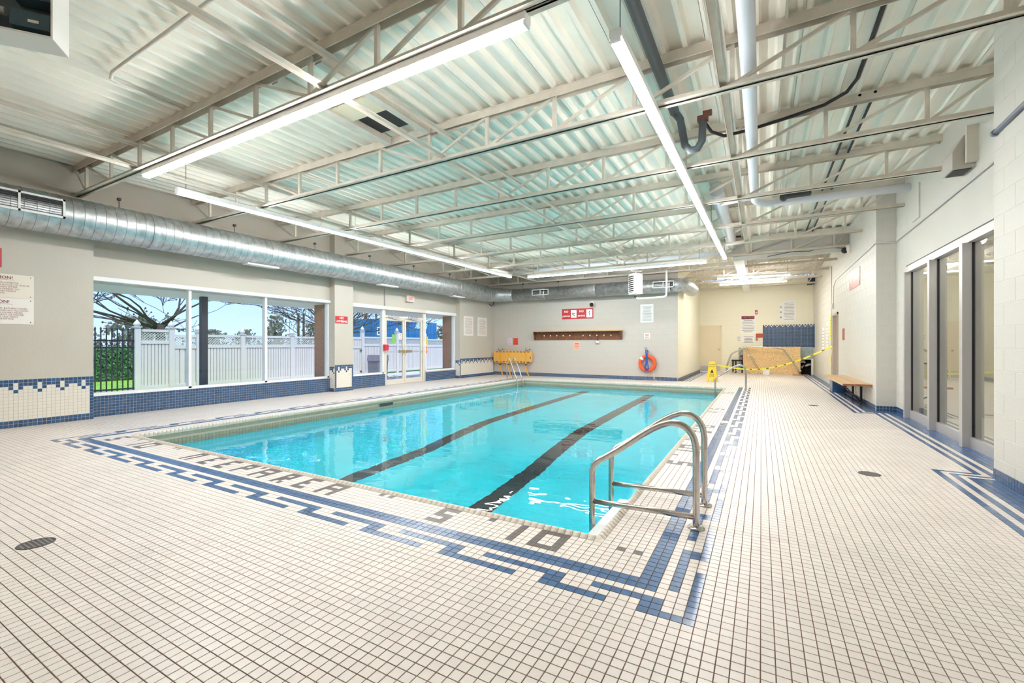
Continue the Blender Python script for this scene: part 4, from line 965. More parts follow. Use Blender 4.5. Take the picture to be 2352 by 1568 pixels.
mb = MB(); mb.tube([(XR-.02, R0-.08, 3.16), (XR-.02, 2.2, 3.2)], .022, 10); mb.tube([(XR-.02, R0-.10, 3.16), (XR-.02, R0-.06, 3.16)], .03, 10); solo('wall_conduit', mb, mat('conduit_blue', (.22, .25, .32), .4, .5), 'thick blue grey conduit on the near right pier', 'conduit')
mb = MB(); mb.tube([(XR-.012, R1+.6, 3.12), (XR-.012, 13.6, 3.08), (XR-.012, 14.0, 2.95), (XR-.012, 14.05, 2.45)], .009, 6); mb.box(XR-.05, XR, 14.0, 14.1, 2.30, 2.45); mb.tube([(XR-.012, 14.45, 0.02), (XR-.012, 14.45, 3.62)], .012, 6); solo('wall_conduit', mb, CREAMP, 'cream painted conduit with a small switch box by the side door', 'conduit')
mb = MB(); p = ony(1868, 645, 19.4); mb.box(p[0]-.2, p[0]-.04, 19.3, 19.6, p[2]-.14, p[2]+.14); mb.box(p[0]-.02, p[0]+.22, 19.3, 19.6, p[2]-.12, p[2]+.2); solo('wall_speaker', mb, DARK, 'dark speaker high in the alcove corner', 'speaker')
mb = MB(); mb.tube([(XLP+.03, 13.3, 2.9), (XLP+.05, 13.42, 2.82), (XLP+.1, 13.5, 2.9), (XLP+.12, 13.5, 3.0)], .018, 8); solo('drain_hose', mb, DARK, 'short dark hose hanging under the duct elbow', 'hose')
mb = MB(); mb.tube([(XL+.015, 7.72, WZ1), (XL+.015, 7.72, 3.6)], .014, 8); solo('wall_conduit', mb, ALU, 'thin grey conduit rising from the door frame to the duct', 'conduit')
# ================================================================== PEG RAIL, SPINE BOARD, LIFEBUOY
p, q = ony(1230, 764, YF), ony(1429, 782, YF); a0, a1 = p[0], q[0]; zt, zbm = 1.73, 1.42
SH = thing('peg_rail', 'long brown wooden peg rail with shelf top on the back wall', 'shelf', (a0, YF, zbm))
mb = MB(); mb.box(a0, a1, YF-.02, YF-.004, zbm, zt); part('back_board', mb, WOOD, SH)
mb = MB(); mb.box(a0-.03, a1+.03, YF-.22, YF-.004, zt, zt+.03); part('shelf_top', mb, WOODL, SH)
for a, b in ((a0-.01, a0+.03), (a1-.03, a1+.01)): mb = MB(); mb.prism([(0, zbm), (-.1, zbm), (-.2, zt), (0, zt)], lambda x, z, d: (a+d, YF-.004+x, z), 0, b-a); part('end_bracket', mb, WOOD, SH)
for k in range(11):
    if k == 5: continue
    x = a0+.42+k*(a1-a0-.8)/10; mb = MB(); mb.lathe((x, YF-.02, 1.58), [(.01, 0), (.01, -.05), (.024, -.06), (.024, -.075)], 'y', 10); part('peg', mb, SIGNW, SH)
x = a0+.42+8*(a1-a0-.8)/10; mb = MB(); mb.tube([(x, YF-.08, 1.58), (x+.02, YF-.06, 1.45), (x+.05, YF-.05, 1.38), (x, YF-.06, 1.40), (x, YF-.08, 1.57)], .012, 6); mb.box(x-.04, x+.07, YF-.07, YF-.05, 1.30, 1.38, 1)
solo('key_lanyard', mb, [mat('purple_cord', (.10, .04, .12), .6), SIGNW], 'purple lanyard with white tag on one peg of the rail', 'lanyard')
p, q = ony(1129, 800, YF-.1), ony(1222, 829, YF-.1)
bx0, bx1 = -9.38, -7.60; bz0, bz1 = .50, .99; yb = YF-.16
SB = thing('spine_board', 'yellow orange plastic spine board lying sideways on wall hooks', 'spine board', (-8.5, yb, bz0))
out = [(bx0+.05, bz0+.02), (bx0, bz0+.10), (bx0, bz1-.12), (bx0+.03, bz1-.02), (bx0+.5, bz1), (bx1-.5, bz1), (bx1-.03, bz1-.03), (bx1, bz1-.07), (bx1, bz0+.10), (bx1-.04, bz0+.05), (bx1-.6, bz0), (bx0+.6, bz0)]
mb = MB(); mb.prism(out, lambda a, b, d: (a, yb-d, b), -.03, .02); part('board', mb, ORANGEY, SB)
for k in range(10):
    for z in (bz0+.045, bz1-.045):
        x = bx0+.17+k*(bx1-bx0-.34)/9; mb = MB(); mb.box(x-.05, x+.05, yb-.0215, yb-.02, z-.018, z+.018); part('hand_hole', mb, WOOD, SB)
mb = MB(); mb.box(bx1-.09, bx1-.06, yb-.0215, yb-.02, bz0+.17, bz0+.27); part('hand_hole', mb, WOOD, SB)
for z in (.66, .75, .84): mb = MB(); mb.box(bx0+.2, bx1-.2, yb-.026, yb-.02, z-.012, z+.012); part('stiffening_rib', mb, ORANGEY, SB)
for x, b_ in ((bx0+.32, .10), (bx0+.70, .02), (bx1-.28, .12)):
    mb = MB()
    pl = [(x, yb-.03, bz1-.06), (x, yb-.034, bz0+.06), (x+.01, yb-.034, bz0-.05), (x+.04, yb-.03, .28), (x+.07, yb-.03, .14), (x+.11+b_*.3, yb-.06, .03), (x+.16+b_*.3, yb-.10, .012)]
    for a, b in zip(pl, pl[1:]): mb.hexa([(a[0]-.028,a[1],a[2]),(a[0]+.028,a[1],a[2]),(a[0]+.028,a[1]-.005,a[2]),(a[0]-.028,a[1]-.005,a[2]),(b[0]-.028,b[1],b[2]),(b[0]+.028,b[1],b[2]),(b[0]+.028,b[1]-.005,b[2]),(b[0]-.028,b[1]-.005,b[2])])
    st_ = part('strap', mb, STRAP, SB, label='orange webbing strap'); mb = MB(); mb.box(x-.03, x+.05, yb-.046, yb-.036, bz0-.09, bz0-.03); part('buckle', mb, DARK, st_)
for x in (bx0+.28, bx1-.26):
    mb = MB(); mb.tube([(x, YF-.004, 1.03), (x, yb-.04, .98), (x, yb-.06, 1.0), (x-.01, yb-.06, 1.11)], .009, 6); mb.tube([(x+.07, YF, 1.05), (x+.08, YF-.08, 1.06)], .014, 6)
    solo('wall_hook', mb, DARK, 'dark wall hook holding the spine board end %s' % ('by the room corner' if x < -8.5 else 'by the peg rail'), 'hook', 'spine board hooks')
lc = ony(1486.5, 834, YF-.1); lr = .245
LB = thing('lifebuoy', 'orange ring lifebuoy hung with blue rope on the back wall', 'lifebuoy', (lc[0], YF-.1, lc[2]))
pts = [(lc[0]+lr*math.cos(t), YF-.085, lc[2]+lr*math.sin(t)) for t in [2*math.pi*k/32 for k in range(32)]]
mb = MB(); mb.tube(pts, .065, 14, closed=True); part('ring', mb, RING, LB)
t0 = math.radians(138); mb = MB(); mb.tube([(lc[0]+lr*math.cos(t), YF-.085, lc[2]+lr*math.sin(t)) for t in (t0-.18, t0, t0+.18)], .068, 14); part('reflective_band', mb, PAPER, LB)
mb = MB()
for k in range(12):
    a = random.uniform(-.035, .035); s_ = 1 if k % 2 else -1
    mb.tube(smooth([(lc[0]+a*.4, YF-.16, lc[2]+.38), (lc[0]+a-.005, YF-.17, lc[2]+.22), (lc[0]+a, YF-.17, lc[2]+.02), (lc[0]+s_*.06+a, YF-.17, lc[2]-.12), (lc[0]+s_*.03+a, YF-.165, lc[2]-.24-.02*abs(a)*30)], 1), .007, 5)
mb.tube([(lc[0]+.045*math.cos(t), YF-.165, lc[2]+.38+.07*math.sin(t)) for t in [2*math.pi*k/12 for k in range(12)]], .011, 6, closed=True)
part('throw_rope', mb, ROPEB, LB, label='coiled blue throw rope')
mb = MB(); mb.tube(smooth([(lc[0]+.20, YF-.10, lc[2]-.2), (lc[0]+.20, YF-.07, .18), (lc[0]+.21, YF-.08, .06), (lc[0]+.27, YF-.12, .012), (lc[0]+.40, YF-.16, .008)]), .006, 6)
mb.tube(smooth([(lc[0]+.22, YF-.10, lc[2]-.2), (lc[0]+.245, YF-.08, .2), (lc[0]+.25, YF-.07, .05)]), .006, 6); part('loose_cord', mb, ROPEW, LB)
for s_ in (-.035, .02):
    mb = MB(); mb.tube([(lc[0]+s_, YF-.004, lc[2]+.44), (lc[0]+s_, YF-.17, lc[2]+.40), (lc[0]+s_-.02, YF-.18, lc[2]+.55)], .008, 6); solo('wall_hook', mb, DARK, 'thin dark lifebuoy hook prong, the one %s' % ('closer to the peg rail' if s_ < 0 else 'closer to the alcove'), 'hook', 'lifebuoy hook prongs')
# ================================================================== BENCH
BN = thing('bench', 'low bench with two varnished planks against the cream right wall', 'bench', (1.95, 10.4, 0))
for a, b in ((1.66, 1.885), (1.895, 2.12)):
    mb = MB(); mb.box(a, b, 8.80, 11.85, .425, .465); mb.box(a, b, 8.78, 8.80, .43, .46, 1); part('seat_plank', mb, [WOODL, WOODR], BN)
for y in (9.62, 10.58, 11.6):
    mb = MB(); mb.box(2.06, 2.10, y-.02, y+.02, .0, .425); part('leg', mb, IRON, BN); mb = MB(); mb.box(1.72, 2.10, y-.015, y+.015, .40, .425); part('bracket', mb, IRON, BN)
mb = MB(); mb.bar((1.72, 9.0, .40), (2.08, 9.62, .03), .02, .02); part('brace', mb, IRON, BN)
mb = MB(); mb.box(2.07, 2.10, 9.5, 11.7, .03, .06); part('floor_rail', mb, IRON, BN)
mb = MB(); mb.box(1.86, 2.10, 12.0, 12.5, 0, .36); o = solo('storage_box', mb, [BTILE], 'small blue tiled box standing behind the bench', 'box')
mb = MB(); mb.box(1.84, 2.12, 11.98, 12.52, .36, .375); part('box_lid', mb, SIGNW, o)
# ================================================================== ALCOVE CLUTTER
wp = onz(1636, 876)
WS_ = thing('wet_floor_sign', 'folding yellow caution wet floor sign on the alcove tiles', 'floor sign', (wp[0], wp[1], 0))
def wet(side):
    y0_, y1_ = (wp[1]-.16, wp[1]-.02) if side < 0 else (wp[1]+.16, wp[1]+.02)
    f = lambda a, b, d: (wp[0]+a, y0_+(y1_-y0_)*b/.68+side*d, b)
    mb = MB(); mb.prism([(-.17, 0), (-.12, 0), (-.09, .09), (-.03, .09), (-.025, 0), (.035, 0), (.045, .09), (.09, .09), (.12, 0), (.17, 0), (.10, .60), (.09, .66), (.05, .68), (-.05, .68), (-.09, .66), (-.10, .60)], f, 0, .02)
    p_ = part('sign_panel', mb, YEL, WS_)
    if side < 0:
        for body, s_, b in (('CAUTION', .042, .57), ('CUIDADO', .040, .50), ('WET', .06, .24), ('FLOOR', .05, .19)): part('lettering', text_mb(body, s_, lambda x, y, z: f(x, b+y, .022), bold=.001), BLACK, p_)
        mb = MB(); mb.prism([(-.055, .30), (.055, .30), (0, .42)], f, .020, .0225); part('pictogram', mb, BLACK, p_)
wet(-1); wet(1)
ob = MB(); a, b = ony(1707, 796, 19.72), ony(1838.5, 862, 19.72)
ob.box(a[0], b[0], 19.72, 19.745, .0, a[2]); solo('chipboard_sheet', ob, OSB, 'sheet of bare chipboard boarding up the broken tub', 'board')
kk = lambda x, y, yy: ony(1660+x/7.84, 700+y/7.84, yy)
HR = thing('tub_handrail', 'bent steel stair handrail with double posts in front of the chipboard', 'handrail', (.2, 19.3, 0))
for dy in (19.15, 19.45):
    s_ = .0 if dy < 19.3 else 14
    pts = [kk(90+s_, 1235, dy), kk(66+s_, 1190, dy), kk(62+s_, 1110, dy), kk(128+s_, 915, dy), kk(185+s_, 855, dy), kk(450+s_, 752, dy), kk(520+s_, 742, dy), kk(1055+s_, 790, dy), kk(1110+s_, 830, dy), kk(1395+s_, 1245, dy)]
    mb = MB(); mb.tube(smooth(pts, 1), .022, 10); part('rail_tube', mb, CHROME, HR)
    mb = MB(); mb.tube([kk(395+s_*3, 785, dy), kk(615+s_*2, 1140, dy)], .018, 8); part('post', mb, CHROME, HR)
mb = MB(); mb.tube(smooth([kk(60, 1210, 19.0), kk(130, 1235, 19.0), kk(230, 1190, 19.0), kk(300, 1150, 19.0), kk(390, 1140, 19.0), kk(440, 1180, 19.0), kk(480, 1245, 19.0)]), .018, 8); solo('bent_rail', mb, CHROME, 'loose bent steel rail lying before the broken tub', 'rail')
BF = thing('pipe_stand', 'black pipe frame standing left of the chipboard', 'frame', (-.6, 19.7, 0))
for x in (185, 235, 350):
    c = kk(x, 1000, 19.8); mb = MB(); mb.box(c[0]-.03, c[0]+.03, 19.78, 19.84, 0, c[2]); part('frame_leg', mb, BLACK, BF)
a, b = kk(160, 1000, 19.8), kk(360, 1000, 19.8); mb = MB(); mb.box(a[0], b[0], 19.78, 19.84, a[2]-.03, a[2]+.03); part('frame_top', mb, BLACK, BF)
for k in range(9):
    x = random.uniform(OX0, OX1-.1); z = random.uniform(.05, .5); mb = MB(); L_ = random.uniform(.1, .22); th = random.uniform(0, 3)
    mb.tube([(x, YB+.25, z), (x+L_*math.cos(th), YB+.3, max(.04, z+L_*math.sin(th)*.5)), (x+L_*1.3*math.cos(th)+.03, YB+.34, max(.04, z+L_*math.sin(th)*.8))], .032, 8); solo('tub_pipe', mb, SIGNW, 'white plumbing elbow inside the dark opening beside the chipboard', 'pipe', 'pipes inside the broken tub')
c = kk(1255, 1285, 19.2); d = kk(1530, 1300, 19.2); mb = MB(); mb.box(c[0], d[0], 19.1, 19.25, .0, .03); solo('loose_plank', mb, WOODR, 'reddish plank lying on the floor by the dark opening', 'plank')
c = kk(720, 1220, 19.3); mb = MB(); mb.box(c[0], c[0]+.24, 19.2, 19.35, .0, .15); mb.box(c[0]-.02, c[0]+.26, 19.18, 19.37, .15, .19); solo('step_block', mb, SIGNW, 'small pale block on the floor before the chipboard', 'block')
for k in range(8):
    x = -.35+k*.09+random.uniform(-.03, .03); mb = MB(); s_ = random.uniform(.02, .05); mb.hexa([(x,19.3,0),(x+s_,19.28,0),(x+s_*1.1,19.36,0),(x,19.34,0),(x+.01,19.31,s_*.7),(x+s_*.8,19.30,s_*.6),(x+s_*.9,19.35,s_*.5),(x+.01,19.33,s_*.6)]); solo('rubble_piece', mb, DARK, 'small dark rubble piece along the chipboard foot', 'rubble', 'rubble along the chipboard')
tp = [(1648, 838, wp[1]+.02), (1672, 843, 15.3), (1700, 847, 16.2), (1735, 849, 16.8), (1775, 844, 17.2), (1815, 834, 17.4), (1855, 820, 17.4), (1912, 795, None)]
P_ = [Vector(ony(u, v, y)) if y else Vector(onx(u, v, XR-.02)) for u, v, y in tp]
def ribbon(P_, w):
    mb = MB(); k = 0; t_ = Vector((0, 0, w/2))
    for q in P_: mb.v += [tuple(q-t_), tuple(q+t_), tuple(q+t_+Vector((.004,.004,0))), tuple(q-t_+Vector((.004,.004,0)))]
    for i in range(len(P_)-1):
        a, b = 4*i, 4*i+4
        for j in range(4): mb.face((a+j, b+j, b+(j+1) % 4, a+(j+1) % 4), 0)
    return mb
P2 = [Vector(q) for q in smooth([tuple(q) for q in P_], 2)]
TP = solo('caution_tape', ribbon(P2, .055), YELT, 'yellow caution tape sagging across the alcove to the right wall', 'tape')
mb = MB()
for i in range(4, len(P2)-2, 2):
    q, r_ = P2[i], P2[i+1]; m_ = q.lerp(r_, .55); t_ = Vector((0, 0, .016)); o_ = Vector((-.003, -.004, 0)); mb.quad(q-t_+o_, m_-t_+o_, m_+t_+o_, q+t_+o_)
part('print_dashes', mb, BLACK, TP)
e_ = P2[-1]; mb = ribbon([e_, e_+Vector((-.03, .25, -.5)), e_+Vector((-.06, .5, -.95)), e_+Vector((-.05, .7, -1.15))], .09); solo('caution_tape', mb, YELT, 'loose end of caution tape hanging down the right wall', 'tape')
# ================================================================== OUTSIDE THE WINDOWS
ZG = -.05
gm_ = MB(); gm_.box(-13.2, XL-.22, -12, 7.0, ZG-.15, ZG-.002); gm_.box(-14.4, XL-.22, 7.0, 30, ZG-.15, ZG-.002); struct('ground', gm_, PAVE, 'concrete path along the building outside the windows', 'ground')
gl_ = MB(); gl_.box(-140, -13.2, -90, 140, ZG-.15, ZG-.01); struct('lawn', gl_, GRASS, 'green lawn beyond the path and fence', 'lawn')
ov = MB(); ov.box(-11.4, XL-.22, YN, YF+3, 2.30, 2.60); struct('trim_2', ov, mat('soffit', (.90, .87, .83), .7), 'pale soffit projecting outside above the windows', 'soffit')
for y, nm in ((5.78, 'first window'), (11.3, 'corner window')):
    mb = MB(); mb.box(-10.25, XL-.225, y-.02, y+.6, ZG, 2.30); o = solo('brick_pier', mb, mat('mortar', (.40, .33, .29), .9), 'reddish brick pier outside at the end of the %s' % nm, 'brick pier')
    blocks(o, lambda a, b, d: (-10.25+a, y-.02-d, b), .37, ZG, 2.30, [], BRICK, limit=120, bw=.2, bh=.068, name='brick', depth=.006)
mb = MB(); mb.box(-10.62, -10.50, 3.12, 3.24, ZG, 2.30); solo('steel_post', mb, mat('post_navy', (.03, .035, .06), .5), 'dark steel post outside the middle window pane', 'post')
xf = -14.5
def fence_post(x, y, h, lab):
    o = thing('fence_post', lab, 'fence post', (x, y, ZG), 'white fence posts'); mb = MB(); mb.box(x-.065, x+.065, y-.065, y+.065, ZG, h); part('post', mb, FENCE, o)
    mb = MB(); mb.box(x-.085, x+.085, y-.085, y+.085, h, h+.03); mb.lathe((x, y, h+.03), [(.05, 0), (.085, .05), (.075, .09), (.02, .17), (.005, .19)], 'z', 12); part('post_cap', mb, FENCE, o)
def fence_panel(x, y0_, y1_, h, lab, nb=None, lat=.30):
    o = thing('garden_fence', lab, 'fence', (x, y0_, ZG), 'white lattice top fence panels')
    for z0, z1, nm in ((h-.07, h, 'top_rail'), (h-lat-.10, h-lat, 'middle_rail'), (ZG+.06, ZG+.16, 'bottom_rail')):
        mb = MB(); mb.box(x-.03, x+.03, y0_, y1_, z0, z1); part(nm, mb, FENCE, o)
    n = nb or max(3, int((y1_-y0_)/.085)); w_ = (y1_-y0_)/n
    for k in range(n):
        mb = MB(); mb.box(x-.012, x+.012, y0_+k*w_+w_*.1, y0_+(k+1)*w_-w_*.1, ZG+.16, h-lat-.10); part('board', mb, FENCE, o)
    mb = MB(); mb.box(x-.022, x-.018, y0_, y1_, ZG+.16, h-lat-.1); part('backing', mb, mat('fence_gap', (.40, .38, .38), .6), o)
    zt_, zl_ = h-.07, h-lat; H = zt_-zl_; mb = MB(); st_ = .075; y = y0_-H
    while y < y1_:
        for (ya, yb_) in ((y, y+H), (y+H, y)):
            za, zb_ = zl_, zt_; A, B = [ya, za], [yb_, zb_]
            lo, hi = y0_, y1_
            def clip(p_, q_):
                if p_[0] < lo: t = (lo-p_[0])/(q_[0]-p_[0]); p_ = [lo, p_[1]+t*(q_[1]-p_[1])]
                if p_[0] > hi: t = (hi-p_[0])/(q_[0]-p_[0]); p_ = [hi, p_[1]+t*(q_[1]-p_[1])]
                return p_
            if max(ya, yb_) <= lo or min(ya, yb_) >= hi: continue
            A2, B2 = clip(A, B), clip(B, A)
            if abs(A2[0]-B2[0]) > .01: mb.bar((x, A2[0], A2[1]), (x, B2[0], B2[1]), 
                    .008, .030, up=(1,0,0))
        y += st_
    part('lattice', mb, FENCE, o, kind='stuff')
posts = [(3.45, 1.70, 'tall white fence post beside the black iron gate'), (4.25, 1.70, 'tall white gate post right of the narrow fence panel'), (4.95, 1.60, 'white fence post behind the window mullion'), (6.25, 1.56, 'white fence post in the middle pane view'), (8.0, 1.56, 'white fence post in the end pane view'), (9.75, 1.56, 'white fence post hidden behind the pier'), (10.45, 1.62, 'white post on the hinge side of the plain gate'), (11.25, 1.80, 'tall white post beside the grey bin'), (13.3, 1.80, 'tall white post seen through the double doors'), (15.3, 1.62, 'white fence post by the corner window')]
for y, h, lb in posts: fence_post(xf, y, h, lb)
pn = [(3.52, 4.18, 1.66, 'narrow white lattice top panel by the iron gate', 8), (4.32, 4.88, 1.52, 'short white fence panel behind the mullion', 4), (5.02, 6.18, 1.54, 'white lattice top fence panel beside the dark steel post', None), (6.32, 7.93, 1.54, 'white lattice top fence panel split by the slim mullion', None), (8.07, 9.68, 1.54, 'white lattice top fence panel beside the first brick pier', None), (9.82, 10.38, 1.55, 'short white fence panel left of the plain gate', None), (11.32, 13.23, 1.58, 'white lattice top panel behind the left door leaf', None), (13.37, 15.23, 1.58, 'white lattice top panel behind the right door leaf', None), (15.37, 17.2, 1.52, 'white lattice top panel beside the corner brick pier', None)]
for a, b, h, lb, nb in pn: fence_panel(xf, a, b, h, lb, nb)
GT = thing('garden_gate', 'plain white boarded gate with dark hinges in the fence', 'gate', (xf, 10.8, ZG))
for z0, z1, nm in ((1.46, 1.56, 'top_rail'), (1.08, 1.16, 'middle_rail'), (.02, .14, 'bottom_rail')): mb = MB(); mb.box(xf-.03, xf+.03, 10.53, 11.17, z0, z1); part(nm, mb, FENCE, GT)
for k in range(7): mb = MB(); mb.box(xf-.012, xf+.012, 10.53+k*.0914+.006, 10.53+(k+1)*.0914-.006, .14, 1.46); part('board', mb, FENCE, GT)
for y, z in ((10.55, 1.0), (11.15, 1.0), (11.15, .12)): mb = MB(); mb.box(xf+.03, xf+.05, y-.06, y+.06, z-.03, z+.03); part('hinge', mb, DARK, GT)
IG = thing('iron_fence', 'black iron picket fence with scroll band in front of the hedge', 'fence', (xf, 2.4, ZG))
for z in (1.32, 1.14, .04): mb = MB(); mb.box(xf-.02, xf+.02, 1.4, 3.38, z, z+.045); part('rail', mb, IRON, IG)
for k in range(18):
    y = 1.46+k*.112; mb = MB(); mb.box(xf-.012, xf+.012, y-.012, y+.012, ZG, 1.62); mb.lathe((xf, y, 1.62), [(.014, 0), (.022, .03), (.004, .08)], 'z', 6); part('picket', mb, IRON, IG)
for k in range(17):
    y = 1.46+(k+.5)*.112; mb = MB(); mb.tube([(xf, y+.04*math.cos(t), 1.25+.04*math.sin(t)) for t in [2*math.pi*j/10 for j in range(10)]], .007, 5, closed=True); part('scroll_ring', mb, IRON, IG)
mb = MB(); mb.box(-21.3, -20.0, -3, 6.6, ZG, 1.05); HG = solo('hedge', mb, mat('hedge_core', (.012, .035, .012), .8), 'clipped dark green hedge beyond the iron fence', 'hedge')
mb = MB()
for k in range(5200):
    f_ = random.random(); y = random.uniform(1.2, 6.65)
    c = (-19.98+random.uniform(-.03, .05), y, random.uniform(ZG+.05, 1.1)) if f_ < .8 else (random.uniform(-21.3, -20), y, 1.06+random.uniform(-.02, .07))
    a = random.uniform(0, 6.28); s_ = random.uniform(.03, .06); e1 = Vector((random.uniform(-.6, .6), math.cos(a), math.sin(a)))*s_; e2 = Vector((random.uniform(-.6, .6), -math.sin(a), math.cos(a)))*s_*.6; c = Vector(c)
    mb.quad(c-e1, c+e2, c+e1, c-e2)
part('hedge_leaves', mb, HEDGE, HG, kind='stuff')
mb = MB(); rs = random.Random(4)
for k in range(420):
    near_door = k % 3 == 0
    x, y = (rs.uniform(-13.6, -11.5), rs.uniform(8.5, 11.5)) if near_door else (rs.uniform(-14.4, -13.3), rs.uniform(3.5, 6.6)); a = rs.uniform(0, 6.3); s_ = rs.uniform(.03, .06); z = ZG+.012
    mb.quad((x-s_*math.cos(a), y-s_*math.sin(a), z), (x+s_*.6*math.sin(a), y-s_*.6*math.cos(a), z+.02), (x+s_*math.cos(a), y+s_*math.sin(a), z), (x-s_*.6*math.sin(a), y+s_*.6*math.cos(a), z+.015))
solo('fallen_leaves', mb, LEAFB, 'scattered brown fallen leaves on the path outside', 'leaves', kind='stuff')
YBIN = onx(868, 860, -13.7)[1]
mb = MB(); mb.prism([(-.26, 0), (.26, 0), (.30, .62), (-.30, .62)], lambda a, b, d: (-13.7+d, YBIN+a, ZG+b), -.28, .28); BI = thing('rubbish_bin', 'grey plastic bin with sloping lid outside the side light', 'bin', (-13.7, YBIN, ZG)); part('bin_body', mb, BIN, BI)
mb = MB(); mb.prism([(-.32, .62), (.32, .62), (.30, .86), (-.28, .86)], lambda a, b, d: (-13.7+d, YBIN+a, ZG+b), -.30, .30); part('bin_lid', mb, mat('bin_lid', (.22, .21, .25), .5), BI)
# blue container behind the fence
CT = thing('freight_container', 'bright blue freight container standing behind the white fence', 'container', (-24, 24, ZG))
a, b = onx(852, 745, -26.0), onx(1003, 745, -26.0); zt_ = onx(930, 737, -26.0)[2]
mb = MB(); mb.box(-28.4, -26.0, a[1], b[1], ZG-.008, zt_); part('container_body', mb, CONTB, CT)
n = 46
for k in range(n):
    y = a[1]+(k+.2)*(b[1]-a[1])/n; mb = MB(); mb.box(-26.0, -25.97, y, y+(b[1]-a[1])/n*.5, ZG+.2, zt_-.1); part('side_rib', mb, CONTB, CT)
lt = onx(864, 761, -25.96); part('lettering', text_mb('EIS', .95, lambda x, y, z: (-25.95, lt[1]+x, lt[2]+y), align='LEFT', bold=.01), PAPER, CT)
c = onx(940, 745, -25.96); mb = MB(); mb.prism([(-.9, -.3), (.6, -.35), (.8, .1), (.3, .4), (-.6, .35)], lambda p_, q_, d: (-25.95+d, c[1]+1.6+p_, c[2]+q_), 0, .01); part('white_patch', mb, mat('patch_pale', (.45, .65, .85), .6), CT)
# bare trees
def tree(base, h, lab, seed, spread=1.0, depth=5):
    rs = random.Random(seed); o = thing('bare_tree', lab, 'tree', base); br = MB(); lv = MB(); tr = MB()
    def grow(p, d, L, r, lev):
        n = 4 if lev < 2 else 3; pts = [p]; q = Vector(p); dd_ = Vector(d)
        for k in range(n):
            dd_ = (dd_+Vector((rs.uniform(-.25, .25), rs.uniform(-.25, .25), rs.uniform(-.16, .14)+(.04 if lev > 2 else 0)))).normalized(); q = q+dd_*L/n; pts.append(tuple(q))
        rad = [max(r*(1-.45*k/n), .011) for k in range(n+1)]
        (tr if lev == 0 else br).tube(pts, r, 7 if lev < 2 else (5 if lev < 4 else 4), radii=rad)
        if lev >= depth:
            if rs.random() < .5:
                c = Vector(pts[-1]); s_ = rs.uniform(.03, .07); lv.quad(c+Vector((0,s_,0)), c+Vector((s_*.5,0,s_)), c+Vector((0,-s_,0)), c+Vector((0,0,-s_)))
            return
        m = rs.choice((2, 3, 3, 4))
        for k in range(m):
            i = n if k == 0 else rs.randint(1, n); a = rs.uniform(0, 6.28); sp = rs.uniform(.55, 1.0)*spread
            side = Vector((math.cos(a)*.7, math.sin(a)*1.2, rs.uniform(-.15, .4)))
            grow(pts[i], (dd_*(.9)+side*sp).normalized(), L*rs.uniform(.62, .82), rad[i]*rs.uniform(.5, .7), lev+1)
    q = Vector(base); pts = [tuple(q)]
    for k in range(4): q = q+Vector((rs.uniform(-.12, .12), rs.uniform(-.12, .12), h*.26/4)); pts.append(tuple(q))
    tr.tube(pts, .3, 9, radii=[h*.032, h*.027, h*.024, h*.022, h*.02])
    for k in range(9):
        a = math.pi/2*(1 if k % 2 else -1)+rs.uniform(-.7, .7); up = rs.uniform(.12, .9)
        grow(tuple(q-Vector((0, 0, rs.uniform(0, .5)))), Vector((math.cos(a)*.8, math.sin(a), up)).normalized(), h*rs.uniform(.30, .42), h*rs.uniform(.005, .0085), 1)
    part('trunk', tr, BARK, o); part('branches', br, BARK, o); part('last_leaves', lv, LEAFB, o, kind='stuff')
b1 = onx(365, 800, -23.6); b2 = onx(392, 800, -23.0); b3 = onx(775, 800, -23.0)
tree((b1[0], b1[1], ZG), 8.4, 'spreading bare tree behind the fence in the first pane', 11, 1.05, 6)
tree((b3[0], b3[1], ZG), 8.0, 'bare tree whose twigs show either side of the pier', 23, 1.05, 6)
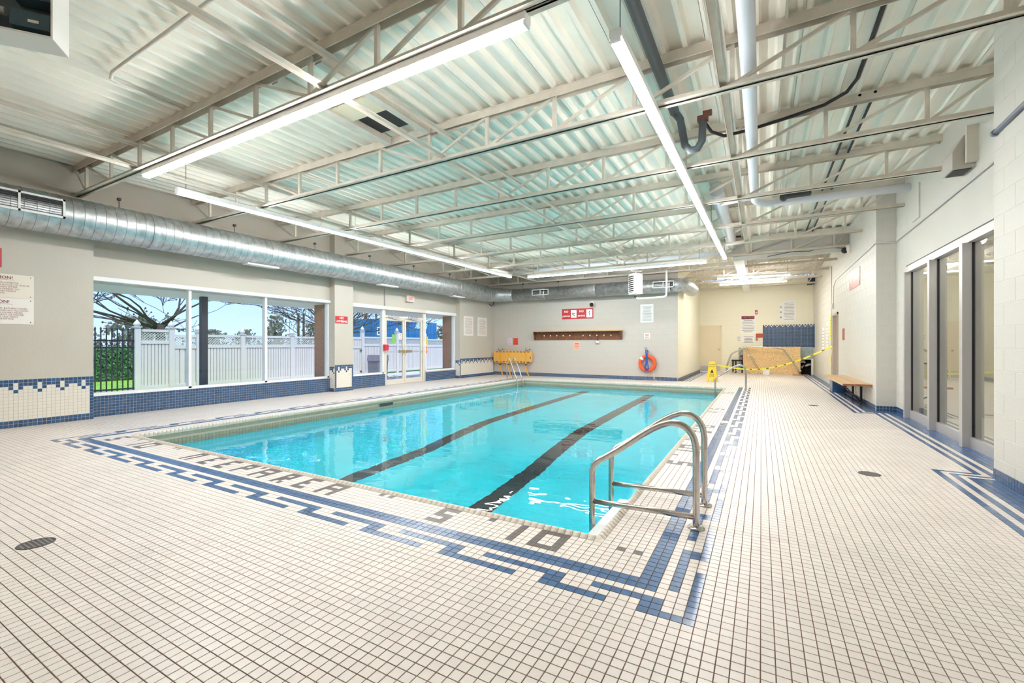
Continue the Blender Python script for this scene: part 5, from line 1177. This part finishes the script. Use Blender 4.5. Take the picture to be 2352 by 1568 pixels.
# distant shrubs and poles
rs = random.Random(9)
for (u, w_, h_, lb, cat) in ((300, 5.0, 2.8, 'hazy brown shrub row far beyond the iron fence', 'shrub'), (560, 2.6, 2.6, 'distant brown bush above the fence in the middle pane', 'shrub'), (632, 2.0, 3.4, 'distant dark conifer above the fence in the end pane', 'shrub'), (715, 2.6, 3.4, 'distant grey brown bush next to the brick pier', 'shrub'), (490, 2.2, 2.3, 'distant orange brown bush behind the steel post view', 'shrub'), (835, 1.8, 3.6, 'distant dark conifer behind the plain gate', 'shrub'), (1015, 2.4, 3.4, 'distant reddish shrub beside the corner brick pier', 'shrub')):
    c = onx(u, 790, {300: -40., 490: -48., 560: -56., 632: -40., 715: -52., 835: -44., 1015: -40.}[u]); o = thing('distant_shrub', lb, cat, (c[0], c[1], ZG), 'shrubs beyond the fence')
    mb = MB(); mb.tube([(c[0], c[1], ZG), (c[0], c[1], h_*.7)], .12, 6); part('stem', mb, BARK, o); mb = MB()
    for k in range(420):
        t = rs.random(); y = c[1]+rs.gauss(0, 1)*w_*.4*(1.15-t); x = c[0]+rs.gauss(0, 1)*.6; z = ZG+t*h_*1.15+.1; s_ = rs.uniform(.10, .24); a = rs.uniform(0, 6.3)
        e1 = Vector((.3*math.sin(a), math.cos(a), math.sin(a)))*s_; e2 = Vector((.3, -math.sin(a), math.cos(a)))*s_*.7; q = Vector((x, y, z)); mb.quad(q-e1, q+e2, q+e1, q-e2)
    part('foliage', mb, FARTREE, o, kind='stuff')
for u, vt, lb in ((685.5, 720, 'thin utility pole beyond the fence, left of the pair'), (697.5, 720, 'thin utility pole beyond the fence, right of the pair'), (840, 722, 'thick wooden utility pole behind the plain gate')):
    c = onx(u, 790, -48.0); t = onx(u, vt, -48.0); mb = MB(); mb.tube([(c[0], c[1], ZG), (c[0], c[1], t[2])], .13 if u < 800 else .22, 8); solo('utility_pole', mb, BARK, lb, 'pole')
c = onx(864, 790, -36.0); t = onx(864, 719, -36.0); o = thing('lamp_post', 'dark street lamp with short arms above the blue container', 'lamp post', (c[0], c[1], ZG))
mb = MB(); mb.tube([(c[0], c[1], ZG), (c[0], c[1], t[2])], .11, 8); part('pole', mb, DARK, o); mb = MB(); mb.box(c[0]-.12, c[0]+.12, c[1]-1.1, c[1]+.5, t[2]-.08, t[2]+.08); part('lamp_head', mb, DARK, o)
bpy.context.view_layer.update()
